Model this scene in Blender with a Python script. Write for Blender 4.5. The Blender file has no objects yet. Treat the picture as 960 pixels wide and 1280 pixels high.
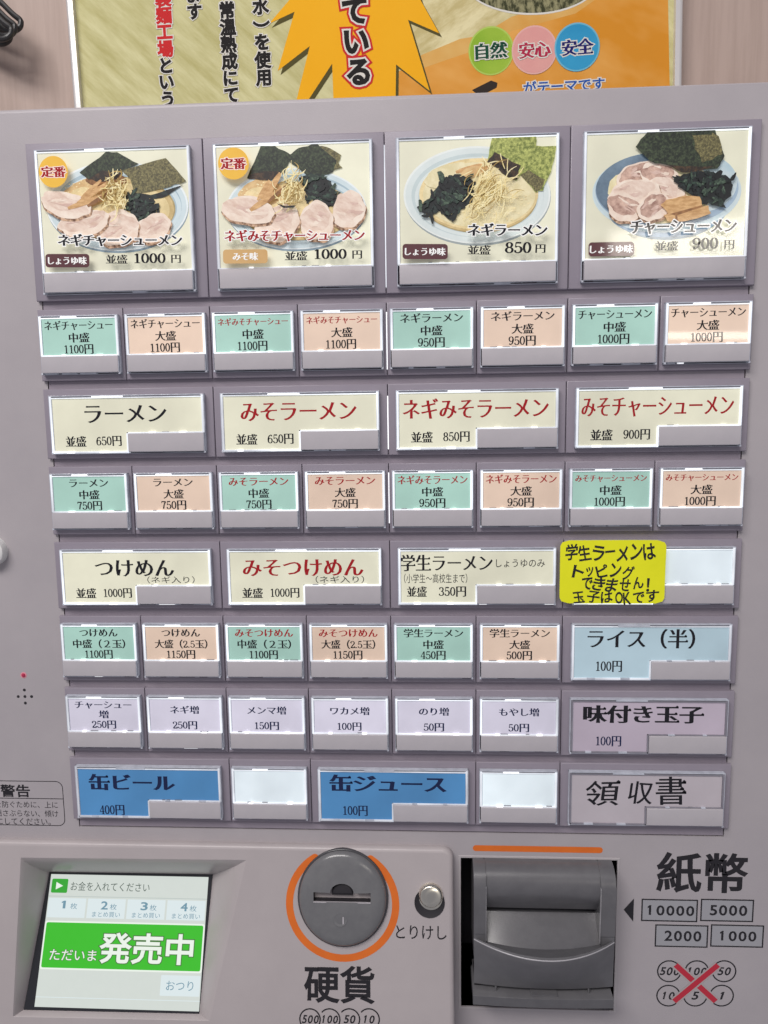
import bpy, bmesh, math, random
from mathutils import Vector, Matrix
random.seed(7)
S = bpy.context.scene
COL = S.collection
mm = 0.001
HGT = 1250.0          # height of the middle of the button board above the floor, mm

# ------------------------------------------------------------------ camera (solved from the button grid)
CAM = Vector((19.2008, 47.5247, 394.9219))          # board frame: X right, Y up, Z towards the viewer, mm
MR = ((0.99846762, -0.0143257, -0.05345258),
      (-0.00713426, -0.99117369, 0.13237759),
      (-0.05487719, -0.13179339, -0.98975704))
FPX = 960.0
def W(p): return Vector((p[0]*mm, -p[2]*mm, (p[1]+HGT)*mm))
def D(v): return Vector((v[0], -v[2], v[1]))
cam = bpy.data.cameras.new('camera'); camo = bpy.data.objects.new('camera', cam); COL.objects.link(camo)
cam.sensor_fit = 'VERTICAL'; cam.sensor_height = 36.0; cam.lens = 36.0*FPX/1280
cam.clip_start = 0.01; cam.clip_end = 100
cx_, cy_, cz_ = D(MR[0]), -D(MR[1]), -D(MR[2])
camo.matrix_world = Matrix(((cx_.x, cy_.x, cz_.x, CAM.x*mm), (cx_.y, cy_.y, cz_.y, -CAM.z*mm),
                            (cx_.z, cy_.z, cz_.z, (CAM.y+HGT)*mm), (0, 0, 0, 1)))
S.camera = camo
# ------------------------------------------------------------------ world and lamps
w = bpy.data.worlds.new('World'); S.world = w; w.use_nodes = True
bg = w.node_tree.nodes['Background']; bg.inputs[0].default_value = (0.88, 0.88, 1.0, 1); bg.inputs[1].default_value = 0.28
def area(name, pos, aim, sx, sy, power, color):
    l = bpy.data.lights.new(name, 'AREA'); l.shape = 'RECTANGLE'; l.size = sx; l.size_y = sy
    l.energy = power; l.color = color
    o = bpy.data.objects.new(name, l); COL.objects.link(o)
    o.location = W(pos); d = W(aim)-W(pos); o.rotation_euler = d.to_track_quat('-Z', 'Y').to_euler()
    return o
area('ceiling_light', (-560, 1300, 1300), (0, -120, 0), 1.3, 0.6, 31, (1.0, 0.955, 0.93))
area('tube_light', (1783, 1085, 4740), (155, 125, 0), 1.15, 0.20, 13, (1.0, 0.93, 0.83))
S.view_settings.view_transform = 'Standard'; S.view_settings.look = 'None'
S.view_settings.exposure = 0.0; S.view_settings.gamma = 1.0

# ------------------------------------------------------------------ materials
def lin(c):
    c = c/255.0
    return c/12.92 if c <= 0.04045 else ((c+0.055)/1.055)**2.4
def rgb(r, g, b, k=1.0): return (min(1, lin(r)*k), min(1, lin(g)*k), min(1, lin(b)*k))
MATS = {}
def mat(name, c, rough=0.5, emis=0.0, metal=0.0, coat=0.0, c2=None, scale=200.0, stretch=(1, 1, 1), lo=0.4, hi=0.6,
        detail=4.0, bump=0.0, bscale=None, ecol=None, evar=None, rot=(0, 0, 0), coatr=0.06, spec=0.5):
    if name in MATS: return MATS[name]
    m = bpy.data.materials.new(name); m.use_nodes = True; MATS[name] = m
    nt = m.node_tree; b = nt.nodes['Principled BSDF']; N = nt.nodes.new; L = nt.links.new
    b.inputs['Base Color'].default_value = (*c, 1); b.inputs['Roughness'].default_value = rough
    b.inputs['Metallic'].default_value = metal; b.inputs['Coat Weight'].default_value = coat
    b.inputs['Coat Roughness'].default_value = coatr; b.inputs['Specular IOR Level'].default_value = spec
    b.inputs['Emission Color'].default_value = (*(ecol or c), 1); b.inputs['Emission Strength'].default_value = emis
    if c2 or bump or evar:
        tc = N('ShaderNodeTexCoord'); mp = N('ShaderNodeMapping'); L(tc.outputs['Object'], mp.inputs['Vector'])
        mp.vector_type = 'TEXTURE'; mp.inputs['Scale'].default_value = tuple(1/q for q in stretch); mp.inputs['Rotation'].default_value = rot
    if c2:
        nz = N('ShaderNodeTexNoise'); nz.inputs['Scale'].default_value = scale; nz.inputs['Detail'].default_value = detail
        nz.inputs['Roughness'].default_value = 0.65
        L(mp.outputs[0], nz.inputs['Vector'])
        cr = N('ShaderNodeValToRGB'); cr.color_ramp.elements[0].position = lo; cr.color_ramp.elements[1].position = hi
        cr.color_ramp.elements[0].color = (*c, 1); cr.color_ramp.elements[1].color = (*c2, 1)
        L(nz.outputs['Fac'], cr.inputs['Fac']); L(cr.outputs[0], b.inputs['Base Color'])
        if emis and not ecol: L(cr.outputs[0], b.inputs['Emission Color'])
    if evar:
        g = N('ShaderNodeNewGeometry'); n2 = N('ShaderNodeTexNoise'); n2.inputs['Scale'].default_value = evar[0]
        n2.inputs['Detail'].default_value = 3
        L(g.outputs['Position'], n2.inputs['Vector'])
        mr = N('ShaderNodeMapRange'); mr.inputs[1].default_value = 0.35; mr.inputs[2].default_value = 0.65
        mr.inputs[3].default_value = evar[1]; mr.inputs[4].default_value = evar[2]
        L(n2.outputs['Fac'], mr.inputs[0]); L(mr.outputs[0], b.inputs['Emission Strength'])
    if bump:
        n3 = N('ShaderNodeTexNoise'); n3.inputs['Scale'].default_value = bscale or 900; n3.inputs['Detail'].default_value = 3
        L(mp.outputs[0], n3.inputs['Vector'])
        bp = N('ShaderNodeBump'); bp.inputs['Strength'].default_value = bump; bp.inputs['Distance'].default_value = 0.0004
        L(n3.outputs['Fac'], bp.inputs['Height']); L(bp.outputs[0], b.inputs['Normal'])
    return m
K = 1.45     # printed colour read off the photograph -> albedo
panel_m = mat('cabinet_paint', (0.405, 0.374, 0.392), 0.42, c2=(0.45, 0.415, 0.43), scale=22, lo=.3, hi=.7, detail=9, bump=.16, bscale=1800)
payp_m = mat('pay_panel_plastic', (0.43, 0.388, 0.392), 0.36, c2=(0.475, 0.43, 0.432), scale=22, lo=.3, hi=.7, detail=9, bump=.14, bscale=1800)
plate_m = mat('plate_plastic', (0.272, 0.243, 0.290), 0.38, c2=(0.31, 0.275, 0.322), scale=26, detail=8, lo=.3, hi=.7, bump=.08, bscale=1800)
base_m = mat('base_plastic', (0.30, 0.262, 0.31), 0.40, c2=(0.33, .29, .335), scale=26)
gap_m = mat('gap_black', (0.02, 0.018, 0.022), 0.6)
tab_m = mat('tab_plastic', (0.47, 0.445, 0.47), 0.35, c2=(0.51, 0.48, 0.505), scale=80, lo=.3, hi=.7, bump=.08, bscale=1500)
rim_m = mat('clear_acrylic', (0.55, 0.57, 0.64), 0.12, emis=0.07, c2=(0.40, 0.42, 0.48), scale=120, lo=.35, hi=.65)
glow_m = mat('lit_diffuser', (0.56, 0.58, 0.64), 0.25, emis=0.5, ecol=(0.92, 0.97, 1.0), evar=(18, 0.22, 0.95))
LIT = glow_m
unlit_m = mat('unlit_diffuser', (0.27, 0.26, 0.30), .2, c2=(.21, .20, .24), scale=70, lo=.35, hi=.65)
dim_m = mat('dim_diffuser', (0.60, 0.62, 0.68), .2, emis=.12, ecol=(.9, .95, 1), evar=(30, .02, .40))
CHIP = chip_m = mat('lit_slot', (0.9, 0.9, 0.92), 0.3, emis=0.75, ecol=(0.97, 0.98, 1.0))
slit_m = mat('slit_grey', (0.20, 0.20, 0.23), 0.3)
dark_m = mat('slot_shadow', (0.045, 0.035, 0.055), 0.5)
E1 = 0.23    # back light through the paper
def paper(name, r, g, b, e=E1):
    c = rgb(r, g, b)
    return mat(name, c, 0.5, emis=e, coat=0.6, c2=tuple(x*0.955 for x in c), scale=70, lo=.35, hi=.65, evar=(16, e*.6, e*1.7))
cream_m = paper('cream_paper', 218, 217, 194); mint_m = paper('mint_paper', 160, 198, 185); peach_m = paper('peach_paper', 218, 194, 174)
white_m = paper('white_paper', 205, 202, 217); sky_m = paper('pale_blue_paper', 172, 196, 206, .18); blue_m = paper('blue_paper', 74, 132, 182, .22)
lilac_m = paper('lilac_paper', 186, 174, 188, .10); blank_m = paper('blank_diffuser', 206, 217, 222, .40); plain_m = paper('plain_paper', 190, 182, 188, .06)
ink_m = mat('black_ink', (0.012, 0.012, 0.016), 0.6, coat=0.45, spec=.15)
navy_m = mat('navy_ink', (0.010, 0.018, 0.07), 0.6, coat=0.45, spec=.15)
red_m = mat('red_ink', rgb(160, 26, 32), 0.6, emis=.12, coat=0.45, spec=.15)
white_ink = mat('white_ink', (0.82, 0.82, 0.80), 0.5, emis=0.25, coat=.6)
paint_black = mat('black_print', (0.016, 0.014, 0.018), 0.45)
orange_m = mat('orange_print', (0.72, 0.155, 0.018), 0.4, c2=(0.76, 0.17, 0.02), scale=90)

# ------------------------------------------------------------------ mesh builder (board frame, mm)
ORG = {}
class MB:
    def __init__(s): s.v = []; s.f = []; s.m = []; s.mats = []
    def mi(s, m):
        if m not in s.mats: s.mats.append(m)
        return s.mats.index(m)
    def add(s, vs, fs, m):
        k = len(s.v); s.v += [tuple(v) for v in vs]; i = s.mi(m)
        for f in fs: s.f.append([k+j for j in f]); s.m.append(i)
    def box(s, x0, x1, y0, y1, z0, z1, m, fr=None):
        vs = [(x, y, z) for x in (x0, x1) for y in (y0, y1) for z in (z0, z1)]
        if fr: vs = [fr(*v) for v in vs]
        s.add(vs, [(0, 1, 3, 2), (4, 6, 7, 5), (0, 4, 5, 1), (2, 3, 7, 6), (0, 2, 6, 4), (1, 5, 7, 3)], m)
    def poly(s, pts, z, m, fr=None):
        vs = [(p[0], p[1], z) for p in pts]
        if area2(pts) < 0: vs.reverse()
        if fr: vs = [fr(*v) for v in vs]
        s.add(vs, [list(range(len(vs)))], m)
    def tris(s, vt, x, y, sx, sy, z, m, fr=None, rot=0.0):
        V, F = vt; c, n = math.cos(rot), math.sin(rot)
        vs = [(x+c*a*sx-n*b*sy, y+n*a*sx+c*b*sy, z) for a, b in V]
        if fr: vs = [fr(*v) for v in vs]
        s.add(vs, F, m)
    def slab(s, outer, z0, z1, r, m, holes=(), seg=3, fr=None):
        """flat plate with a rounded upper edge and square holes"""
        if area2(outer) < 0: outer = outer[::-1]
        rings = [(outer, z0)]
        for k in range(seg+1):
            a = math.pi/2*k/seg
            rings.append((inset(outer, r*(1-math.cos(a))), z1-r+r*math.sin(a)))
        n = len(outer); vs = []; fs = []
        for pts, z in rings: vs += [(p[0], p[1], z) for p in pts]
        for k in range(len(rings)-1):
            for i in range(n):
                j = (i+1) % n; fs.append((k*n+i, k*n+j, (k+1)*n+j, (k+1)*n+i))
        top = rings[-1][0]
        if not holes: fs.append([(len(rings)-1)*n+i for i in range(n)])
        if fr: vs = [fr(*v) for v in vs]
        s.add(vs, fs, m)
        if holes:
            s.tris(fill([top]+list(holes)), 0, 0, 1, 1, z1, m, fr)
            for h in holes:
                hh = h if area2(h) > 0 else h[::-1]
                q = [(p[0], p[1], z1) for p in hh]+[(p[0], p[1], z0) for p in hh]; k = len(hh)
                if fr: q = [fr(*v) for v in q]
                s.add(q, [(i, (i+1) % k, k+(i+1) % k, k+i) for i in range(k)], m)
    def build(s, name, parent=None, org=None, smooth=False, bevel=0.0):
        if org is None:
            org = [sum((min(v[i] for v in s.v), max(v[i] for v in s.v)))/2 for i in range(3)]
        me = bpy.data.meshes.new(name)
        me.from_pydata([((v[0]-org[0])*mm, -(v[2]-org[2])*mm, (v[1]-org[1])*mm) for v in s.v], [], s.f)
        for m in s.mats: me.materials.append(m)
        me.polygons.foreach_set('material_index', s.m)
        if smooth: me.polygons.foreach_set('use_smooth', [True]*len(s.f))
        me.update()
        if smooth: me.set_sharp_from_angle(angle=math.radians(35))
        o = bpy.data.objects.new(name, me); COL.objects.link(o); ORG[o.name] = tuple(org)
        if parent:
            po = ORG[parent.name]; o.parent = parent
            o.location = ((org[0]-po[0])*mm, -(org[2]-po[2])*mm, (org[1]-po[1])*mm)
        else: o.location = W(org)
        if bevel:
            b = o.modifiers.new('bevel', 'BEVEL'); b.width = bevel*mm; b.segments = 2; b.limit_method = 'ANGLE'; b.angle_limit = math.radians(50)
        return o
def area2(p): return sum(p[i-1][0]*p[i][1]-p[i][0]*p[i-1][1] for i in range(len(p)))
def inset(p, d):
    n = len(p); out = []
    for i in range(n):
        a, b, c = p[i-1], p[i], p[(i+1) % n]
        e1 = Vector((b[0]-a[0], b[1]-a[1])).normalized(); e2 = Vector((c[0]-b[0], c[1]-b[1])).normalized()
        n1 = Vector((-e1.y, e1.x)); n2 = Vector((-e2.y, e2.x)); k = max(0.3, 1+n1.dot(n2))
        out.append((b[0]+d*(n1.x+n2.x)/k, b[1]+d*(n1.y+n2.y)/k))
    return out
def rect(x0, x1, y0, y1): return [(x0, y0), (x1, y0), (x1, y1), (x0, y1)]
def rrect(x0, x1, y0, y1, r, seg=5, corners=(1, 1, 1, 1)):
    out = []
    for k, (cx, cy) in enumerate(((x1-r, y1-r), (x0+r, y1-r), (x0+r, y0+r), (x1-r, y0+r))):
        if not corners[k]:
            out.append((cx+r*(1 if k in (0, 3) else -1), cy+r*(1 if k < 2 else -1))); continue
        for i in range(seg+1):
            a = math.pi/2*(k+i/seg); out.append((cx+r*math.cos(a), cy+r*math.sin(a)))
    return out
def ell(cx, cy, rx, ry, n=40, a0=0, a1=2*math.pi):
    full = abs(a1-a0-2*math.pi) < 1e-6
    return [(cx+rx*math.cos(a0+(a1-a0)*i/(n if full else n-1)), cy+ry*math.sin(a0+(a1-a0)*i/(n if full else n-1))) for i in range(n)]
def eval_mesh(cu):
    o = bpy.data.objects.new('tmp', cu); COL.objects.link(o)
    dg = bpy.context.evaluated_depsgraph_get(); dg.update()
    me = bpy.data.meshes.new_from_object(o.evaluated_get(dg))
    V = [(v.co.x, v.co.y) for v in me.vertices]; F = [list(p.vertices) for p in me.polygons]
    bpy.data.objects.remove(o); bpy.data.meshes.remove(me); bpy.data.curves.remove(cu)
    for i, f in enumerate(F):
        a = sum(V[f[k-1]][0]*V[f[k]][1]-V[f[k]][0]*V[f[k-1]][1] for k in range(len(f)))
        if a < 0: F[i] = f[::-1]
    return V, F
def fill(loops):
    cu = bpy.data.curves.new('tmp', 'CURVE'); cu.dimensions = '2D'; cu.fill_mode = 'FRONT'
    for lp in loops:
        sp = cu.splines.new('POLY'); sp.points.add(len(lp)-1); sp.use_cyclic_u = True
        for p, q in zip(sp.points, lp): p.co = (q[0], q[1], 0, 1)
    return eval_mesh(cu)
# ------------------------------------------------------------------ lettering as real outlines
TC = {}
STY = {'sans': (0, 0, 0), 'bold': (.022, .022, 0), 'heavy': (.045, .045, 0), 'mincho': (.034, -.006, 1), 'minchob': (.050, .004, 1),
       'thin': (-.006, -.006, 0), 'light': (.006, .006, 0), 'minchox': (.115, .075, 0), 'heavyx': (.105, .105, 0), 'heavyxx': (.175, .175, 0), 'lcdx': (.052, .052, 0), 'hand': (.024, .024, 0), 'brush': (.010, .004, 1)}
def pen(path, thick, thin, closed=False):
    """a pen stroke: thick where it runs up and down, thin where it runs across"""
    n = len(path); L = []; R = []
    for i in range(n):
        a = path[i-1] if (closed or i) else path[i]; c = path[(i+1) % n] if (closed or i < n-1) else path[i]
        dx, dy = c[0]-a[0], c[1]-a[1]; l = math.hypot(dx, dy) or 1e-9; dx /= l; dy /= l
        w_ = (thin+(thick-thin)*abs(dy)**1.5)/2
        L.append((path[i][0]-dy*w_, path[i][1]+dx*w_)); R.append((path[i][0]+dy*w_, path[i][1]-dx*w_))
    V = L+R; F = []
    for i in range(n if closed else n-1):
        j = (i+1) % n; F.append([n+i, n+j, j, i])
    return V, F
def arc(cx, cy, rx, ry, a0, a1, n=16): return [(cx+rx*math.cos(math.radians(a0+(a1-a0)*i/n)), cy+ry*math.sin(math.radians(a0+(a1-a0)*i/n))) for i in range(n+1)]
def digit(ch, style):
    if style in ('mincho', 'minchob', 'minchox'):
        T, t = {'mincho': (.125, .05), 'minchob': (.145, .055), 'minchox': (.24, .15)}[style]; e = 0 if style != 'minchox' else .03
        blob_ = lambda x, y, r: ([(x+r*math.cos(2*math.pi*i/10), y+r*math.sin(2*math.pi*i/10)) for i in range(10)], [list(range(10))])
        A = {'0': [(arc(.25, .36, .175, .335, 0, 360, 28)[:-1], 1)],
             '1': [([(.27, .70), (.27, .35), (.27, .02)], 0), ([(.10, .022), (.44, .022)], 0), ([(.27, .69), (.21, .64), (.11, .60)], 0)],
             '2': [(arc(.24, .52, .18, .175, 170, -25, 14)+[(.36, .38), (.20, .20), (.07, .05)], 0), ([(.06, .045), (.44, .045)], 2), ([(.43, .03), (.455, .18)], 0)],
             '3': [(arc(.23, .535, .165, .155, 155, -80, 14)+[(.20, .375)], 0), ([(.20, .375)]+arc(.23, .195, .20, .175, 80, -150, 16), 0)],
             '4': [([(.35, .70), (.35, .35), (.35, .02)], 0), ([(.34, .69), (.05, .215)], 3), ([(.04, .20), (.48, .20)], 0), ([(.22, .02), (.47, .02)], 0)],
             '5': [([(.11, .675), (.42, .675)], 2), ([(.12, .69), (.095, .37)], 3), ([(.095, .37), (.16, .43)]+arc(.24, .225, .195, .21, 100, -145, 18), 0)],
             '6': [([(.41, .64), (.33, .685), (.24, .65), (.14, .55), (.085, .40), (.075, .24)], 0), (arc(.255, .215, .175, .20, 0, 360, 22)[:-1], 1)],
             '7': [([(.06, .67), (.45, .67)], 2), ([(.45, .68), (.30, .38), (.23, .02)], 0), ([(.075, .69), (.06, .54)], 3)],
             '8': [(arc(.25, .535, .145, .155, 0, 360, 20)[:-1], 1), (arc(.25, .19, .18, .175, 0, 360, 22)[:-1], 1)]}
        A['9'] = [([(.5-x, .715-y) for x, y in p], c) for p, c in A['6']]
        B = {'2': [(.10, .53)], '3': [(.10, .575), (.075, .13)], '5': [(.085, .13)], '6': [(.385, .615)], '9': [(.115, .10)]}
        V = []; F = []
        parts = [pen(p, T if c != 3 else t*1.1, {2: T*.8}.get(c, t), c == 1) for p, c in A[ch]]+[blob_(x, y, T*.48) for x, y in B.get(ch, [])]
        for v, f in parts:
            k = len(V); V += v; F += [[k+i for i in q] for q in f]
        return V, F, .50
    if ch == '1':
        k = {'bold': .135, 'heavy': .17, 'light': .09, 'sans': .075}.get(style, .1)
        V = [(.30-k, 0), (.30, 0), (.30, .715), (.30-k*.75, .715), (.09, .60), (.09, .60-k*.9), (.30-k, .715-k*1.25)]
        return V, [[0, 1, 2, 3, 6], [3, 4, 5, 6]], .56
    V, F = glyphs(ch+'\u200b', style) if False else glyphs_raw(ch, style)
    x0, x1, _, _ = ink(V)
    return [(a-x0+.05, b) for a, b in V], F, x1-x0+.10
def glyphs(s, style):
    key = (s, style, 'c')
    if key in TC: return TC[key]
    if not any(c in '0123456789' for c in s): return glyphs_raw(s, style)
    V = []; F = []; x = 0.0
    for ch in s:
        if ch in '0123456789': v, f, ad = digit(ch, style)
        elif ch == '.': v, f = glyphs_raw(ch, style); ad = .26
        else: v, f = glyphs_raw(ch, style); ad = 1.0
        k = len(V); V += [(a+x, b) for a, b in v]; F += [[k+i for i in q] for q in f]; x += ad
    TC[key] = (V, F)
    return TC[key]
def glyphs_raw(s, style):
    key = (s, style)
    if key in TC: return TC[key]
    cu = bpy.data.curves.new('tmp', 'FONT'); cu.body = s; cu.resolution_u = 3; cu.fill_mode = 'FRONT'
    V, F = eval_mesh(cu)
    dx, dy, uro = STY[style]
    if (dx or dy) and F:
        used = {}
        for f in F:
            for k in range(len(f)): used[(f[k-1], f[k])] = 1
        nxt = {}; prv = {}
        for (a, b) in used:
            if (b, a) not in used: nxt[a] = b; prv[b] = a
        def nrm(a, b):
            ex, ey = V[b][0]-V[a][0], V[b][1]-V[a][1]; l = math.hypot(ex, ey) or 1e-9
            return ey/l, -ex/l
        NV = list(V)
        for b in nxt:
            if b not in prv: continue
            n1 = nrm(prv[b], b); n2 = nrm(b, nxt[b]); k = max(0.55, 1+n1[0]*n2[0]+n1[1]*n2[1])
            NV[b] = (V[b][0]+dx*(n1[0]+n2[0])/k, V[b][1]+dy*(n1[1]+n2[1])/k)
        if uro:      # little triangles at the right end of the horizontal strokes
            for a, b in list(nxt.items()):
                ex, ey = V[b][0]-V[a][0], V[b][1]-V[a][1]
                if abs(ex) < .02 and .045 < ey < .11 and a in prv and b in nxt:
                    p, q = V[prv[a]], V[nxt[b]]
                    if V[a][0]-p[0] > .12 and V[b][0]-q[0] > .12 and abs(p[1]-V[a][1]) < .03 and abs(q[1]-V[b][1]) < .03:
                        x, y = NV[b]; y0 = NV[a][1]; k = len(NV)
                        NV += [(x+.012, y0), (x+.012, y+.01), (x-.05, y+.07), (x-.115, y)]
                        F.append([k, k+1, k+2, k+3])
        V = NV
    TC[key] = (V, F)
    return TC[key]
def ink(V): 
    xs = [v[0] for v in V]; ys = [v[1] for v in V]; return min(xs), max(xs), min(ys), max(ys)
def jit(m, V, F, mx, my, shear, cx, cy, sx, sy, z, mt, fr, rot):
    r = random.Random(len(F)); c, n = math.cos(rot), math.sin(rot)
    vs = []; fs = []
    for f in F:
        zz = z-r.random()*.02; k = len(vs)
        for i in f:
            a, b = V[i][0]-mx+shear*(V[i][1]-my), V[i][1]-my
            q = (cx+c*a*sx-n*b*sy, cy+n*a*sx+c*b*sy, zz); vs.append(fr(*q) if fr else q)
        fs.append(list(range(k, k+len(f))))
    m.add(vs, fs, mt)
def text(m, s, cx, cy, h, wd=None, z=0, ma=None, style='mincho', fr=None, boxh=None, rot=0.0, out=(), anchor='c', shear=0.0):
    """s centred on cx, cy; h = em size, wd = width of the ink, boxh = height of the ink; out = [(style, material, dz)]"""
    V0, _ = glyphs(s, 'sans'); x0, x1, y0, y1 = ink(V0)
    sy = boxh/(y1-y0) if boxh else h*0.98
    sx = wd/(x1-x0) if wd else sy
    mx = (x0+x1)/2 if anchor == 'c' else x0; my = (y0+y1)/2 if boxh else 0.38
    for st, mt, dz in list(out)+[(style, ma, 0)]:
        V, F = glyphs(s, st)
        if st.startswith(('heavy', 'minchox')): jit(m, V, F, mx, my, shear, cx, cy, sx, sy, z+dz, mt, fr, rot); continue
        m.tris(([(a-mx+shear*(b-my), b-my) for a, b in V], F), cx, cy, sx, sy, z+dz, mt, fr, rot)
# ------------------------------------------------------------------ measuring on the photograph (pixels of the 960 x 1280 picture)
def ray(px, py):
    a, b = (px-480)/FPX, (py-640)/FPX
    return Vector([MR[0][i]*a+MR[1][i]*b+MR[2][i] for i in range(3)])
def at(px, py, z=0.0):
    d = ray(px, py); t = (z-CAM[2])/d[2]; return CAM+t*d
def pbox(x0, y0, x1, y1, z=0.0):
    c = at((x0+x1)/2, (y0+y1)/2, z); l, r = at(x0, (y0+y1)/2, z), at(x1, (y0+y1)/2, z); t, b = at((x0+x1)/2, y0, z), at((x0+x1)/2, y1, z)
    return c[0], c[1], r[0]-l[0], t[1]-b[1]
def empty(name, org):
    o = bpy.data.objects.new(name, None); COL.objects.link(o); o.location = W(org); ORG[o.name] = tuple(org); o.empty_display_size = .05
    return o
def tag(o, label=None, cat=None, group=None, kind=None):
    if label: o['label'] = label
    if cat: o['category'] = cat
    if group: o['group'] = group
    if kind: o['kind'] = kind
    return o
# tilted lower left unit: frame (u = board X, v = up along the slope, w = out of the slope)
TO = Vector((0, -190.5, 2.0)); TA = math.radians(9.0)
TV = Vector((0, math.cos(TA), -math.sin(TA))); TN = Vector((0, math.sin(TA), math.cos(TA)))
def tf(u, v, wv): return tuple(TO+Vector((u, 0, 0))+TV*v+TN*wv)
def tat(px, py, wv=0.0):
    o = TO+TN*wv; d = ray(px, py); t = TN.dot(o-CAM)/TN.dot(d); p = CAM+t*d
    return p[0], (p-o).dot(TV)
def tbox(x0, y0, x1, y1, wv=0.0):
    c = tat((x0+x1)/2, (y0+y1)/2, wv); l, r = tat(x0, (y0+y1)/2, wv), tat(x1, (y0+y1)/2, wv); t, b = tat((x0+x1)/2, y0, wv), tat((x0+x1)/2, y1, wv)
    return c[0], c[1], r[0]-l[0], t[1]-b[1]

# ================================================================== wall behind
ZW = -250.0
wall_m = mat('pale_wood', (0.47, 0.36, 0.31), 0.55, c2=(0.40, 0.30, 0.255), scale=14, stretch=(9, 1, .55), lo=.38, hi=.66, detail=8, bump=.1, bscale=300)
b = MB(); b.box(-1100, 1100, -HGT, 900, ZW-60, ZW, wall_m)
tag(b.build('wall'), 'pale pinkish wood grain wall behind the ticket machine', 'wall')

# ================================================================== ticket machine
TM = empty('ticket_machine', (0, -HGT, -100))
tag(TM, 'grey ramen ticket vending machine with rows of lit menu buttons', 'ticket machine')
U = 40.431; PX = 45.0; ZP = -2.5
YT = 4.5*U
bx0, by1 = at(576, 1072, ZP)[0:2]; bx1, by0 = at(766.5, 1263, ZP)[0:2]
ytop = at(480, 118.5, ZP)[1]
BILL = rect(bx0, bx1, by0, by1)
base_out = rect(-178.2, 178.6, at(500, 1039.5, ZP)[1], YT-1.5)
b = MB()
b.slab(rect(-330, 330, -HGT, ytop), -210, ZP, 2.2, panel_m, holes=[BILL, base_out, rect(-300, -60, ytop-560, YT-9*U-22)])
b.build('cabinet', TM, smooth=True)
b = MB()   # recessed carrier behind the button plates, dark gap all round
b.box(-179.5, 179.9, base_out[0][1]-1, YT, -24, -9, gap_m)
b.box(-177.6, 178.0, base_out[0][1]+.75, YT-2, -9, ZP-.1, base_m)
for ra, rb in ((.15, 1.9), (2.12, 2.9), (3.15, 3.9), (4.12, 4.85)):
    b.box(-.28, .28, YT-rb*U+3.2, YT-ra*U, -3, -.25, glow_m if ra in (.15,) else chip_m)  # glowing strips added to stand in for backlight leaking through the middle joint
b.build('button_carrier', TM)

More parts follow.
